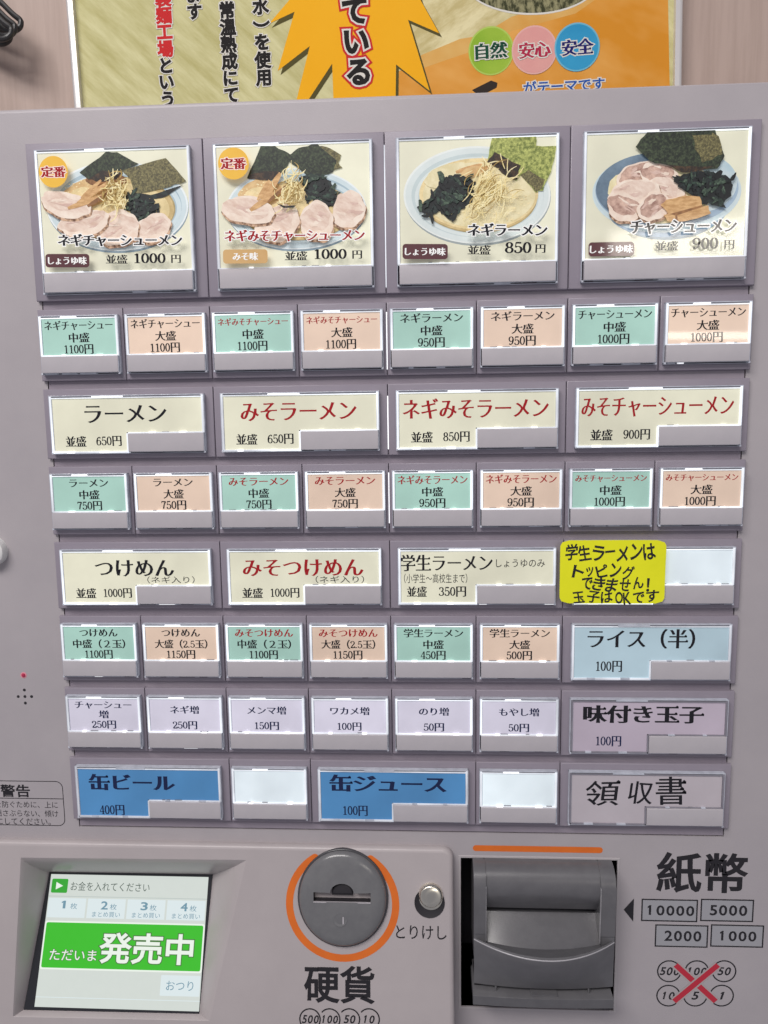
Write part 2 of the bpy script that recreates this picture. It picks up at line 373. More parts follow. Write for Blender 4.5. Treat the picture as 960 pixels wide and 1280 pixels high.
# ---- button rows
SIZES = {}
def frame_parts(kind):
    return {'S': (41.6, 29.8), 'W': (81.6, 30.2), 'L': (78.6, 70.0)}[kind]
ROWY = [None, (0, 2), (2, 3), (3, 4), (4, 5), (5, 6), (6, 7), (7, 8), (8, 9)]
def make_button(row, c0, c1, kind, cardm, label, deco=None, bent=False, lit=2):
    glow_m, chip_m = ((unlit_m, rim_m), (dim_m, rim_m), (LIT, CHIP))[lit]
    r0, r1 = ROWY[row]; x0, x1 = -180+PX*c0, -180+PX*c1
    y1 = YT-r0*U; y0 = YT-r1*U+4.2
    # plate
    b = MB(); b.slab(rect(x0+.16, x1-.16, y0, y1), -6, 0, .55, plate_m); b.build('button_plate', TM, smooth=True)
    w_, h_ = frame_parts(kind)
    cx = (x0+x1)/2; top = y1-(4.0 if kind == 'L' else 3.5); l, r, t, bo = cx-w_/2, cx+w_/2, top, top-h_
    org = (cx, (t+bo)/2, 0)
    rnd = random.Random(row*100+c0*7+3)
    zf = 3.2
    if kind == 'S': tx0, tx1, ty1 = l+.75, r-.75, bo+h_*.315
    if kind == 'L': tx0, tx1, ty1 = l+1.2, r-1.2, bo+h_*.150
    if kind == 'W': tx0, tx1, ty1 = l+w_*.505, r-.7, bo+h_*.345
    ty0 = bo+.95
    g = 1.42
    f = MB()
    f.box(l+.2, r-.2, bo+.2, t-.2, -1, .25, dark_m)                   # dark well behind the key
    gb = ty1 if kind != 'W' else bo+.3
    # lit side bars and rims
    f.box(l+.45, l+g, gb, t-.5, .25, zf, glow_m); f.box(r-g, r-.45, ty1, t-.5, .25, zf, glow_m)
    for xa, xb, yb in ((l, l+.4, gb), (r-.4, r, ty1)):
        f.box(xa, xb, yb, t, .2, zf-.25, rim_m)
    f.box(l+g-.02, l+g+.22, gb, t-1.7, .3, zf-.35, rim_m)
    # top bar: rim, dark slits and a bright middle
    f.box(l, r, t-.5, t, .21, zf-.2, rim_m)
    mid0 = l+w_*(.30+rnd.uniform(-.02, .03)); mid1 = mid0+w_*(.20 if kind != 'L' else .125)
    f.box(l+g, mid0, t-1.1, t-.5, .25, zf-.5, slit_m); f.box(mid1, r-g, t-1.1, t-.5, .25, zf-.5, slit_m)
    f.box(mid0, mid1, t-1.25, t-.48, .25, zf+.05, chip_m)
    f.box(l+g-.1, r-g+.1, t-1.65, t-1.12, .25, zf-.15, glow_m)
    # bar between card and tab
    f.box(tx0-.2, r-g+.3, ty1-.05, ty1+.55, .25, zf-.1, glow_m)
    for q in (rnd.uniform(.18, .28), rnd.uniform(.66, .76)):
        xx = tx0+(tx1-tx0)*q; f.box(xx, xx+rnd.uniform(2.0, 3.6), ty1+.05, ty1+.75, .3, zf+.5, chip_m)
    xx = tx0+(tx1-tx0)*.1
    while xx < tx1-4:
        ln = rnd.uniform(1.5, 5); 
        if rnd.random() < .2: f.box(xx, min(xx+ln, tx1-2), ty1+.55, ty1+.80, .25, zf, slit_m)
        xx += ln+rnd.uniform(.5, 3)
    # lower side rims and the underside
    for xa, xb in ((l, l+.25), (r-.25, r)):
        if kind == 'W' and xa == l: continue
        f.box(xa, xb, bo, gb if xa == l else ty1, .2, zf-.5, rim_m)
    if kind == 'W':
        f.box(l+.3, tx0-.2, bo+.4, bo+1.35, .25, zf, glow_m); f.box(l, tx0, bo, bo+.4, .2, zf-.25, rim_m)
        f.box(tx0-.95, tx0-.15, bo+.4, ty1, .25, zf, glow_m)
        for q in (.2, .62):
            xx = l+(tx0-l)*q; f.box(xx, xx+rnd.uniform(3, 5), bo+.35, bo+1.4, .3, zf+.2, chip_m)
    f.box(tx0-.3, tx1+.3, bo, bo+.22, .2, zf-.9, rim_m)
    xx = tx0+1
    while xx < tx1-3:
        ln = rnd.uniform(2, 9)
        if rnd.random() < .5: f.box(xx, min(xx+ln, tx1), bo+.25, bo+.8, .2, zf-.2, chip_m if rnd.random() < .07 else (rim_m if rnd.random() < .4 else dark_m))
        xx += ln+rnd.uniform(.5, 4)
    for xa in (l, r-1.0): f.box(xa, xa+1.0, bo, bo+.9, .2, zf+.2, rim_m)
    btn = f.build('menu_button', TM, org, bevel=.12)
    if label: btn['label'] = label
    # card
    c = MB(); k0, k1, q1 = l+g+.15, r-g-.1, t-1.6
    zc = 2.55
    if kind == 'W': pts = [(k0, bo+1.3), (tx0-.9, bo+1.3), (tx0-.9, ty1+.6), (k1, ty1+.6), (k1, q1), (k0, q1)]
    else: pts = rect(k0, k1, ty1+.6, q1)
    bend = None
    if bent:
        yc, hh = (ty1+q1)/2, q1-ty1
        def bend(x, y, z):
            e = (y-(yc-hh*.28))/hh
            return (x, y, z+1.3*e*e-.3-.062*(y-yc))
        n = 16
        vs = []; fs = []
        for i in range(n+1):
            y = ty1+.6+(q1-ty1-.6)*i/n; vs += [bend(k0, y, zc), bend(k1, y, zc)]
            if i: fs.append((2*i-2, 2*i-1, 2*i+1, 2*i))
        c.add(vs, fs, cardm)
    else: c.poly(pts, zc, cardm)
    box_ = dict(l=l, r=r, t=t, b=bo, w=w_, h=h_, k0=k0, k1=k1, c0=ty1+.6, c1=q1, z=zc+.05, fr=bend)
    if deco: deco(c, box_)
    c.build('name_card', btn, org, smooth=bent)
    # press tab
    p = MB(); p.slab(rect(tx0, tx1, ty0, ty1-.1), .3, 4.0, .28, tab_m); p.box(tx1-.02, tx1+.22, ty0, ty1-.2, .3, 3.7, rim_m); p.box(tx0, tx1, ty0-.2, ty0+.02, .3, 3.6, rim_m); p.build('press_tab', btn, smooth=True)
    return btn
def small(name, size, price, nm):
    def d(c, B):
        kw, kh, mx = B['k1']-B['k0'], B['c1']-B['c0'], (B['k0']+B['k1'])/2
        nat = len(name)*5.15
        wd = min(nat, kw*.92); h = 5.2 if nat <= kw*1.12 else 4.1
        st = 'mincho' if h > 4.5 else 'mincho'
        text(c, name, mx, B['c1']-kh*.185, h, wd, B['z'], nm, st, B['fr'])
        text(c, size, mx, B['c1']-kh*.525, 5.4, {2: 10.4}.get(len(size), kw*.74), B['z'], ink_m, 'mincho', B['fr'])
        text(c, price, mx, B['c1']-kh*.835, 5.9, (len(price)+.9)*2.72, B['z'], ink_m, 'mincho', B['fr'])
    return d
def topping(lines, price):
    def d(c, B):
        kw, kh, mx = B['k1']-B['k0'], B['c1']-B['c0'], (B['k0']+B['k1'])/2
        ys = [.33] if len(lines) == 1 else [.19, .49]
        for s, y in zip(lines, ys): text(c, s, mx, B['c1']-kh*y, 5.0, min(len(s)*5.2, kw*.84), B['z'], navy_m, 'mincho', B['fr'])
        text(c, price, mx, B['c1']-kh*.80, 5.6, (len(price)+.9)*2.75, B['z'], navy_m, 'mincho', B['fr'])
    return d
def wide(name, nm, price, nw, ny=.315, nh=11.5, sub=None):
    def d(c, B):
        text(c, name, B['l']+B['w']*.492, B['t']-B['h']*ny, nh, nw, B['z'], nm, 'mincho')
        text(c, '並盛', B['l']+B['w']*.16, B['t']-B['h']*.785, 6.2, 10.6, B['z'], ink_m, 'mincho')
        text(c, price, B['l']+B['w']*.377, B['t']-B['h']*.775, 6.3, (len(price)+.9)*2.72, B['z'], ink_m, 'mincho')
        if sub: text(c, sub, B['l']+B['w']*.73, B['t']-B['h']*.545, 4.1, 25.5, B['z'], ink_m, 'sans')
    return d
def free(items):
    """items: (string, ink box in photo pixels, material, style)"""
    def d(c, B):
        for s, bx, ma, st, *rs in items:
            x, y, wd, hh = pbox(*bx, 2.6); text(c, s, x, y, 1, wd, B['z'], ma, st, boxh=hh, rot=rs[0] if rs else 0, shear=rs[1] if rs else 0)
    return d

# ---- printed bowl pictures (flat prints): helper that works in card coordinates 0..1
def prt(name, c, c2, scale, lo=.38, hi=.62, e=.15, stretch=(1, 1, 1), rot=(0, 0, 0), detail=5):
    return mat('print_'+name, c, .5, emis=e, coat=.6, c2=c2, scale=scale, lo=lo, hi=hi, stretch=stretch, rot=rot, detail=detail)
P_bowl = prt('bowl', rgb(176, 200, 208), rgb(205, 218, 220), 40)
P_bowl2 = prt('bowl_white', rgb(206, 218, 220), rgb(222, 228, 226), 40)
P_bowl3 = prt('bowl_blue', rgb(132, 156, 178), rgb(160, 182, 200), 50)
P_bowl4 = prt('bowl_dark', rgb(84, 104, 122), rgb(120, 142, 160), 50)
P_soup = prt('soup', rgb(196, 158, 104), rgb(222, 190, 136), 160)
P_soup2 = prt('pale_soup', rgb(218, 206, 160), rgb(234, 224, 184), 260)
P_nori = prt('nori_dark', rgb(22, 31, 20), rgb(78, 92, 62), 900, .44, .74, .12)
P_nori2 = prt('nori_olive', rgb(70, 66, 40), rgb(138, 130, 84), 1200, .40, .66, .16)
P_nori3 = prt('nori_light', rgb(96, 108, 44), rgb(186, 192, 108), 800, .38, .66, .25)
P_noriB = prt('nori_shade', rgb(34, 24, 16), rgb(92, 66, 40), 500, .45, .7, .1)
P_wak = prt('wakame', rgb(6, 12, 14), rgb(46, 66, 62), 420, .50, .75, .08)
P_chas = prt('pork', rgb(208, 178, 160), rgb(236, 218, 202), 150, .32, .66, .15, stretch=(1, 1, 2.2), rot=(0, .5, 0))
P_chas2 = prt('pork_fat', rgb(226, 204, 186), rgb(240, 226, 210), 200, .35, .65, .15)
P_wakg = prt('wakame_green', rgb(16, 30, 26), rgb(60, 88, 72), 500, .42, .72, .08)
P_wakl = prt('wakame_light', rgb(34, 52, 42), rgb(104, 128, 104), 700, .46, .74, .1)
P_oil = prt('broth_oil', rgb(232, 214, 164), rgb(242, 228, 184), 300)
P_chasp = prt('pork_pink', rgb(204, 172, 158), rgb(222, 196, 182), 160)
P_chasd = prt('pork_grey', rgb(146, 110, 98), rgb(210, 178, 160), 240, .36, .64, .22)
P_crust = prt('pork_crust', rgb(104, 70, 46), rgb(206, 170, 140), 520, .42, .6, .2)
P_menma = prt('bamboo', rgb(176, 132, 82), rgb(212, 172, 120), 260, .36, .64, .25, stretch=(1, 1, 3))
P_menmad = prt('bamboo_dark', rgb(120, 80, 44), rgb(160, 112, 66), 300)
P_negi = prt('leek', rgb(226, 206, 140), rgb(242, 232, 186), 300)
P_negid = prt('leek_shade', rgb(146, 116, 54), rgb(190, 162, 92), 300)
P_yel = prt('yellow_badge', rgb(224, 172, 44), rgb(228, 180, 56), 60, e=.2)
P_mar = prt('maroon_tag', rgb(82, 38, 44), rgb(88, 42, 48), 60, e=.1)
P_tan = prt('tan_tag', rgb(196, 156, 98), rgb(202, 164, 108), 60, e=.2)
P_pinkw = prt('pink_white', rgb(240, 214, 204), rgb(244, 222, 212), 60)
P_ring = [prt('bowl_tone_%s' % n, rgb(*c), rgb(*[min(255, v+10) for v in c]), 60) for n, c in (('shade', (128, 148, 160)), ('mid', (158, 180, 190)), ('light', (196, 212, 216)), ('bright', (222, 230, 230)))]
P_ringw = [prt('white_bowl_%s' % n, rgb(*c), rgb(*[min(255, v+8) for v in c]), 60) for n, c in (('shade', (150, 160, 160)), ('mid', (188, 202, 202)), ('light', (208, 218, 216)), ('bright', (222, 228, 224)))]
P_broth = [prt('broth_%s' % n, rgb(*c), rgb(*[min(255, v+26) for v in c]), 200) for n, c in (('edge', (158, 138, 90)), ('mid', (190, 166, 112)), ('light', (212, 192, 140)))]
class Pic:
    """draws on the card; coordinates are those of a 4x blow-up of the card with given corners"""
    def __init__(s, c, B, tl, tr, br, bl):
        s.c, s.B, s.q = c, B, (tl, tr, br, bl); s.z = B['z']; s.seed = random.Random(int(tl[0]*7+tr[1]))
    def map(s, x, y):
        tl, tr, br, bl = s.q; u = v = .5
        for _ in range(6):
            lx, ly = tl[0]+(bl[0]-tl[0])*v, tl[1]+(bl[1]-tl[1])*v; rx, ry = tr[0]+(br[0]-tr[0])*v, tr[1]+(br[1]-tr[1])*v
            u = (x-lx)/(rx-lx)
            ty = tl[1]+(tr[1]-tl[1])*u; by = bl[1]+(br[1]-bl[1])*u; v = (y-ty)/(by-ty)
        return s.B['k0']+(s.B['k1']-s.B['k0'])*u, s.B['c1']-(s.B['c1']-s.B['c0'])*v
    def up(s): s.z += .022
    def clip(s, p):
        def cut(pts, ax, lim, sg):
            o = []
            for i in range(len(pts)):
                a, b = pts[i-1], pts[i]; ia, ib = sg*(a[ax]-lim) <= 0, sg*(b[ax]-lim) <= 0
                if ia != ib:
                    t = (lim-a[ax])/(b[ax]-a[ax]); o.append((a[0]+(b[0]-a[0])*t, a[1]+(b[1]-a[1])*t))
                if ib: o.append(b)
            return o
        B = s.B
        for ax, lim, sg in ((0, B['k0']+.1, -1), (0, B['k1']-.1, 1), (1, B['c0']+.1, -1), (1, B['c1']-.1, 1)):
            p = cut(p, ax, lim, sg)
            if len(p) < 3: return []
        return p
    def poly(s, pts, m, jit=0, sub=1):
        if jit:
            o = []
            for i in range(len(pts)):
                a, b = pts[i-1], pts[i]
                for k in range(sub):
                    t = (k+1)/sub; o.append((a[0]+(b[0]-a[0])*t+s.seed.uniform(-jit, jit), a[1]+(b[1]-a[1])*t+s.seed.uniform(-jit, jit)))
            pts = o
        p = s.clip([s.map(*q) for q in pts])
        if p: s.c.tris(fill([p]), 0, 0, 1, 1, s.z, m)
        s.up()
    def blob(s, x, y, rx, ry, rot, m, jit=.05, n=30):
        c, q = math.cos(math.radians(rot)), math.sin(math.radians(rot)); ph = [s.seed.uniform(0, 6.3) for _ in range(4)]
        o = []
        for i in range(n):
            a = 2*math.pi*i/n; k = 1+jit*(math.sin(2*a+ph[0])+.8*math.sin(3*a+ph[1])+.6*math.sin(5*a+ph[2])+.5*math.sin(9*a+ph[3]))
            ex, ey = rx*k*math.cos(a), ry*k*math.sin(a); o.append((x+c*ex-q*ey, y+q*ex+c*ey))
        s.poly(o, m)
    def stick(s, x0, y0, x1, y1, wd, m, bow=0):
        dx, dy = x1-x0, y1-y0; l = math.hypot(dx, dy); nx, ny = -dy/l*wd/2, dx/l*wd/2; mx, my = (x0+x1)/2-dy/l*bow, (y0+y1)/2+dx/l*bow
        u = []; v = []
        for i in range(7):
            t = i/6; k = 4*t*(1-t)*bow; tw = 1-.45*abs(2*t-1)**3
            cx, cy = x0+dx*t-dy/l*k, y0+dy*t+dx/l*k; u.append((cx+nx*tw, cy+ny*tw)); v.append((cx-nx*tw, cy-ny*tw))
        s.poly(u+v[::-1], m)
    def bowl(s, x, y, rx, ry, deep=1.0, broth=True, P_ring=P_ring):
        s.poly(ell(x+2, y+6, rx*1.0, ry*1.02, 60), P_ring[0]); s.poly(ell(x, y, rx, ry, 60), P_ring[3]); s.poly(ell(x, y+1, rx*.975, ry*.965, 60), P_ring[2])
        s.poly(ell(x+3, y+2, rx*.90, ry*.86, 60), P_ring[1]); s.poly(ell(x+rx*.03, y+ry*.04, rx*.875, ry*.825, 60), P_ring[2])
        s.poly(ell(x+rx*.02, y+ry*.05, rx*.82, ry*.745, 60), P_ring[1])
        if broth:
            s.poly(ell(x+rx*.02, y+ry*.06, rx*.80, ry*.72, 60), P_broth[0]); s.poly(ell(x+rx*.025, y+ry*.07, rx*.775, ry*.69, 60), P_broth[1]); s.poly(ell(x+rx*.04, y+ry*.08, rx*.70, ry*.60, 60), P_broth[2])
    def pork(s, x, y, rx, ry, rot, m=None):
        st = s.seed.getstate()
        s.blob(x+3, y+10, rx*1.03, ry*1.05, rot, P_crust, .05, 44); s.seed.setstate(st); s.blob(x, y-1, rx, ry, rot, P_chas2, .05, 44)
        s.blob(x-rx*.05, y-ry*.16, rx*.84, ry*.70, rot, m or P_chas, .08, 34)
        for k in range(5):
            a = s.seed.uniform(0, 6.3); q = s.seed.uniform(.1, .6)
            s.blob(x+rx*q*math.cos(a), y+ry*q*math.sin(a)-ry*.12, rx*s.seed.uniform(.16, .34), ry*s.seed.uniform(.06, .13), rot+s.seed.uniform(-25, 25), P_chas2 if k % 2 else P_chasp, .25, 18)
    def negi(s, x, y, sx, sy, n, ang=70, spread=40, ln=90):
        for i in range(n):
            a = math.radians(-ang+s.seed.gauss(0, spread)); l = ln*s.seed.uniform(.5, 1.1)
            px, py = x+s.seed.gauss(0, sx), y+s.seed.gauss(0, sy)
            s.stick(px-math.cos(a)*l/2, py-math.sin(a)*l/2, px+math.cos(a)*l/2, py+math.sin(a)*l/2, s.seed.uniform(3.5, 6.5), P_negid if s.seed.random() < .3 else P_negi, s.seed.uniform(-20, 20))
    def wakame(s, pts, cen, n=14, r=34):
        sh = [(cen[0]+(x-cen[0])*.97, cen[1]+(y-cen[1])*.97) for x, y in pts]; s.poly(sh, P_wak, 7, 6)
        R = s.seed
        for i in range(n*4):       # ragged leaves: dark at the back, green ones on top, some past the rim of the heap
            k = R.choice(pts); j = R.choice(pts); t = R.uniform(.25, 1.08); m = R.random()*.5
            x, y = cen[0]+((k[0]*(1-m)+j[0]*m)-cen[0])*t, cen[1]+((k[1]*(1-m)+j[1]*m)-cen[1])*t
            a = R.uniform(0, 3.14); l = r*R.uniform(.35, .85); w_ = l*R.uniform(.22, .5); o = []
            for q in range(10):
                b_ = 2*math.pi*q/10; e = R.uniform(.65, 1.2); ex, ey = l*e*math.cos(b_), w_*e*math.sin(b_)
                o.append((x+ex*math.cos(a)-ey*math.sin(a), y+ex*math.sin(a)+ey*math.cos(a)))
            s.poly(o, (P_wak, P_wakg, P_wak, P_wakl)[i % 4] if i > n else P_wak); s.z -= .014
    def grain(s, x, y, rx, ry, n, m, sz):
        for i in range(n):
            a = s.seed.uniform(0, 6.3); q = math.sqrt(s.seed.random()); z_ = sz*s.seed.uniform(.5, 1.4)
            s.poly(ell(x+rx*q*math.cos(a), y+ry*q*math.sin(a), z_, z_*.7, 7), m); s.z -= .020
    def txt(s, t, x, y, wd, h, m, style='minchob', out=()):
        X, Y = s.map(x, y); a, b = s.map(x-wd/2, y), s.map(x+wd/2, y); u, v = s.map(x, y-h/2), s.map(x, y+h/2)
        s.up(); text(s.c, t, X, Y, 1, b[0]-a[0], s.z+.05, m, style, boxh=u[1]-v[1], out=out, rot=math.atan2(b[1]-a[1], b[0]-a[0])); s.z += .06
    def foot(s, tag_, tagm, tbox_, tw, price, pc, pw):
        x0, y0, x1, y1 = tbox_; s.poly([s_ for s_ in rrect(x0, x1, y0, y1, 16)], tagm)
        s.txt(tag_, (x0+x1)/2, (y0+y1)/2, tw, 40, white_ink, 'minchob')
def title_out(m=None): return [('minchox', white_ink, -.025)]
def pic_a(c, B):
    p = Pic(c, B, (78, 208), (815, 193), (838, 795), (103, 815))
    p.bowl(470, 478, 352, 226)
    p.blob(318, 412, 112, 74, -14, P_soup); p.blob(300, 420, 70, 40, -14, P_broth[2]); p.grain(310, 405, 100, 60, 50, P_oil, 4.5); p.blob(420, 345, 100, 40, 0, P_menmad)
    p.poly([(287, 308), (420, 207), (475, 205), (578, 268), (505, 300), (500, 318), (400, 322), (330, 340)], P_nori, 3, 4)
    p.poly([(330, 338), (400, 300), (500, 308), (470, 345), (380, 356)], P_noriB, 4, 3)
    p.poly([(540, 400), (640, 420), (795, 378), (700, 440), (560, 440)], P_wak, 6, 4)
    p.poly([(500, 300), (715, 238), (816, 355), (700, 392), (560, 420), (540, 345)], P_nori2, 3, 4)
    p.wakame([(500, 430), (560, 405), (650, 440), (672, 500), (640, 560), (600, 590), (570, 545), (520, 500)], (590, 480), 16, 36)
    p.pork(650, 592, 92, 70, -20); p.pork(478, 592, 112, 84, -18); p.pork(308, 566, 132, 64, -14); p.pork(222, 472, 132, 62, 14)
    for q in ((232, 490, 425, 425, 26), (280, 465, 440, 360, 24), (330, 480, 470, 395, 20), (300, 440, 400, 350, 18)): p.stick(*q, P_menma if q[4] != 20 else P_menmad)
    p.negi(470, 425, 32, 42, 70, 60, 40, 84)
    p.poly(ell(172, 311, 72, 79, 36), P_yel); p.txt('定番', 172, 311, 116, 54, red_m, 'minchob', [('minchox', P_pinkw, -.025)])
    p.txt('ネギチャーシューメン', 494, 656, 608, 62, ink_m, 'minchob', title_out())
    p.foot('しょうゆ味', P_mar, (122, 726, 341, 795), 190, '1000', 0, 0)
    p.txt('並盛', 477, 753, 104, 46, ink_m, 'mincho'); p.txt('1000', 648, 749, 165, 50, ink_m); p.txt('円', 771, 752, 44, 42, ink_m, 'mincho')
def pic_b(c, B):
    p = Pic(c, B, (93, 182), (848, 160), (850, 776), (104, 788))
    p.bowl(485, 490, 345, 206)
    p.blob(312, 412, 108, 70, -10, P_soup); p.blob(295, 420, 66, 38, -12, P_broth[2]); p.grain(305, 405, 95, 58, 50, P_oil, 4.5)
    p.poly([(246, 335), (320, 174), (385, 178), (468, 222), (440, 300), (362, 348)], P_nori, 3, 4)
    p.poly([(262, 318), (330, 300), (440, 305), (362, 348), (250, 338)], P_noriB, 3, 3)
    p.poly([(560, 180), (640, 180), (712, 222), (700, 260), (715, 285), (600, 330)], P_nori2, 3, 4)
    p.poly([(432, 240), (505, 188), (592, 164), (690, 250), (672, 310), (560, 338), (500, 286)], P_nori, 3, 4)
    p.wakame([(500, 330), (560, 310), (660, 345), (700, 440), (690, 490), (620, 480), (540, 440)], (605, 400), 16, 40)
    p.pork(745, 500, 82, 92, 20); p.pork(588, 556, 86, 96, 12); p.pork(395, 566, 112, 92, -25); p.pork(252, 500, 138, 66, 8)
    for q in ((262, 500, 420, 395, 30), (315, 470, 415, 315, 30), (300, 450, 360, 350, 20)): p.stick(*q, P_menma)
    p.stick(350, 460, 440, 380, 16, P_menmad)
    p.negi(466, 392, 30, 46, 70, 60, 38, 84); p.poly([(395, 470), (440, 485), (490, 480), (480, 492), (430, 494)], P_wak)
    p.poly(ell(188, 272, 76, 79, 36), P_yel); p.txt('定番', 187, 272, 118, 56, red_m, 'minchob', [('minchox', P_pinkw, -.025)])
    p.txt('ネギみそチャーシューメン', 480, 632, 682, 60, red_m, 'minchob', title_out())
    p.foot('みそ味', P_tan, (127, 701, 347, 772), 122, '', 0, 0)
    p.txt('並盛', 487, 736, 106, 46, ink_m, 'mincho'); p.txt('1000', 662, 729, 168, 50, ink_m); p.txt('円', 786, 733, 44, 42, ink_m, 'mincho')
def pic_c(c, B):
    p = Pic(c, B, (86, 142), (864, 118), (868, 745), (92, 768))
    p.bowl(475, 415, 366, 248, P_ring=P_ringw)
    p.poly(ell(484, 410, 296, 182, 56), P_broth[2]); p.poly(ell(486, 414, 280, 166, 56), P_soup2); p.grain(560, 450, 200, 110, 90, P_oil, 5); p.grain(330, 340, 110, 60, 40, P_oil, 4)
    p.blob(330, 320, 120, 60, -20, P_soup2)
    p.poly([(525, 240), (548, 126), (766, 120), (768, 200), (700, 300), (668, 342), (612, 305)], P_nori3, 3, 4)
    p.poly([(525, 245), (560, 200), (690, 270), (672, 340), (640, 335), (600, 300)], P_noriB, 4, 3)
    p.poly([(766, 168), (866, 170), (840, 300), (800, 390), (768, 400), (690, 310), (740, 230)], P_nori3, 3, 4)
    p.poly([(690, 312), (730, 290), (810, 340), (795, 385), (768, 400)], P_nori2, 3, 4)
    for q in ((370, 300, 500, 262, 24), (420, 318, 540, 270, 22)): p.stick(*q, P_menma)
    p.blob(450, 300, 60, 26, -12, P_soup)
    p.wakame([(165, 485), (225, 450), (300, 330), (400, 300), (470, 352), (458, 450), (392, 500), (330, 512), (348, 550), (290, 505), (232, 522)], (350, 410), 20, 44)
    p.negi(545, 385, 48, 52, 100, 58, 32, 110); p.negi(470, 500, 26, 26, 14, 50, 30, 90)
    p.txt('ネギラーメン', 626, 600, 388, 64, ink_m, 'minchob', title_out())
    p.foot('しょうゆ味', P_mar, (105, 674, 331, 752), 200, '', 0, 0)
    p.txt('並盛', 487, 704, 110, 48, ink_m, 'mincho'); p.txt('850', 683, 693, 128, 54, ink_m); p.txt('円', 790, 697, 46, 44, ink_m, 'mincho')
def pic_d(c, B):
    p = Pic(c, B, (106, 102), (864, 90), (864, 688), (98, 694))
    p.poly(ell(497, 470, 262, 138, 50), P_ring[0]); p.poly(ell(492, 455, 290, 140, 50), P_bowl3)
    p.poly(ell(487, 378, 354, 196, 60), P_ring[2]); p.poly(ell(487, 373, 350, 190, 60), P_bowl); p.poly(ell(487, 366, 340, 180, 60), P_bowl3); p.poly(ell(440, 360, 290, 170, 56), P_bowl4); p.poly(ell(640, 340, 180, 140, 50), P_bowl)
    p.blob(470, 380, 270, 140, 0, P_soup2)
    p.pork(350, 300, 105, 66, -18, P_chasd); p.pork(450, 300, 90, 62, 10, P_chasd); p.pork(480, 370, 85, 60, 20); p.pork(330, 385, 120, 70, -10); p.pork(285, 450, 90, 64, 25, P_chasd); p.pork(425, 452, 78, 66, -30, P_chasd)
    p.poly([(332, 165), (385, 98), (700, 92), (754, 215), (722, 272), (560, 292), (510, 262), (400, 236)], P_nori, 3, 4)
    p.poly([(480, 250), (600, 262), (722, 262), (650, 282), (560, 294)], P_noriB, 4, 3); p.poly([(600, 120), (700, 100), (745, 210), (640, 250)], P_nori2, 14, 4)
    p.wakame([(495, 310), (560, 300), (640, 284), (720, 290), (792, 320), (795, 392), (748, 455), (655, 440), (560, 372)], (660, 360), 18, 40)
    p.poly([(455, 440), (480, 420), (560, 404), (640, 406), (652, 450), (500, 492)], P_menma, 3, 2); p.poly([(470, 490), (560, 470), (680, 450), (694, 490), (570, 526), (490, 520)], P_menma, 3, 2)
    p.poly([(498, 488), (652, 448), (655, 456), (530, 496)], P_menmad); p.poly([(525, 490), (534, 488), (540, 525), (528, 525)], P_menmad)
    p.txt('チャーシューメン', 566, 550, 500, 66, ink_m, 'minchob', title_out())
    p.foot('しょうゆ味', P_mar, (112, 618, 332, 686), 205, '', 0, 0)
    p.txt('並盛', 487, 641, 108, 46, ink_m, 'mincho'); p.txt('900', 676, 634, 125, 52, ink_m); p.txt('円', 786, 640, 44, 44, ink_m, 'mincho')
make_button(1, 0, 2, 'L', cream_m, 'large picture button of leek pork ramen, black title, 1000 yen', pic_a)
make_button(1, 2, 4, 'L', cream_m, 'large picture button of leek pork ramen, red title, 1000 yen', pic_b)
make_button(1, 4, 6, 'L', cream_m, 'large picture button of leek ramen in a white bowl, 850 yen', pic_c)
make_button(1, 6, 8, 'L', cream_m, 'large picture button of pork ramen in a blue bowl, 900 yen', pic_d)
R2 = [('ネギチャーシュー', 1100, 0), ('ネギみそチャーシュー', 1100, 1), ('ネギラーメン', 950, 0), ('チャーシューメン', 1000, 0)]
R4 = [('ラーメン', 750, 0), ('みそラーメン', 750, 1), ('ネギみそラーメン', 950, 1), ('みそチャーシューメン', 1000, 1)]
for row, data in ((2, R2), (4, R4)):
    for i, (n, pr, rd) in enumerate(data):
        for k, (sz, m, cn) in enumerate((('中盛', mint_m, 'green'), ('大盛', peach_m, 'peach'))):
            make_button(row, 2*i+k, 2*i+k+1, 'S', m, '%s button reading %s %s %d円' % (cn, n, sz, pr), small(n, sz, '%d円' % pr, red_m if rd else ink_m), bent=(row == 2 and i == 3 and k == 1))
for i, (n, m, pr, nw) in enumerate((('ラーメン', ink_m, 650, 42.5), ('みそラーメン', red_m, 650, 59), ('ネギみそラーメン', red_m, 850, 72.5), ('みそチャーシューメン', red_m, 900, 74))):
    make_button(3, 2*i, 2*i+2, 'W', cream_m, 'wide cream button reading %s %d円' % (n, pr), wide(n, m, '%d円' % pr, nw))
for i, (n, m) in enumerate((('つけめん', ink_m), ('みそつけめん', red_m))):
    make_button(5, 2*i, 2*i+2, 'W', cream_m, 'wide cream button reading %s 1000円' % n, wide(n, m, '1000円', (42, 63)[i], .33, 11, '（ネギ入り）'))
make_button(5, 4, 6, 'W', cream_m, 'wide cream button reading 学生ラーメン 350円', free([
    ('学生ラーメン', (501, 693, 615, 714), ink_m, 'mincho'), ('しょうゆのみ', (620, 699, 681, 709), ink_m, 'sans'),
    ('（小学生～高校生まで）', (505, 717, 584, 729), ink_m, 'sans'), ('並盛', (509, 733, 533, 746), ink_m, 'mincho'), ('350円', (549, 733, 582, 746), ink_m, 'mincho')]))
make_button(5, 6, 8, 'W', blank_m, 'wide blank lit button partly under the yellow note')
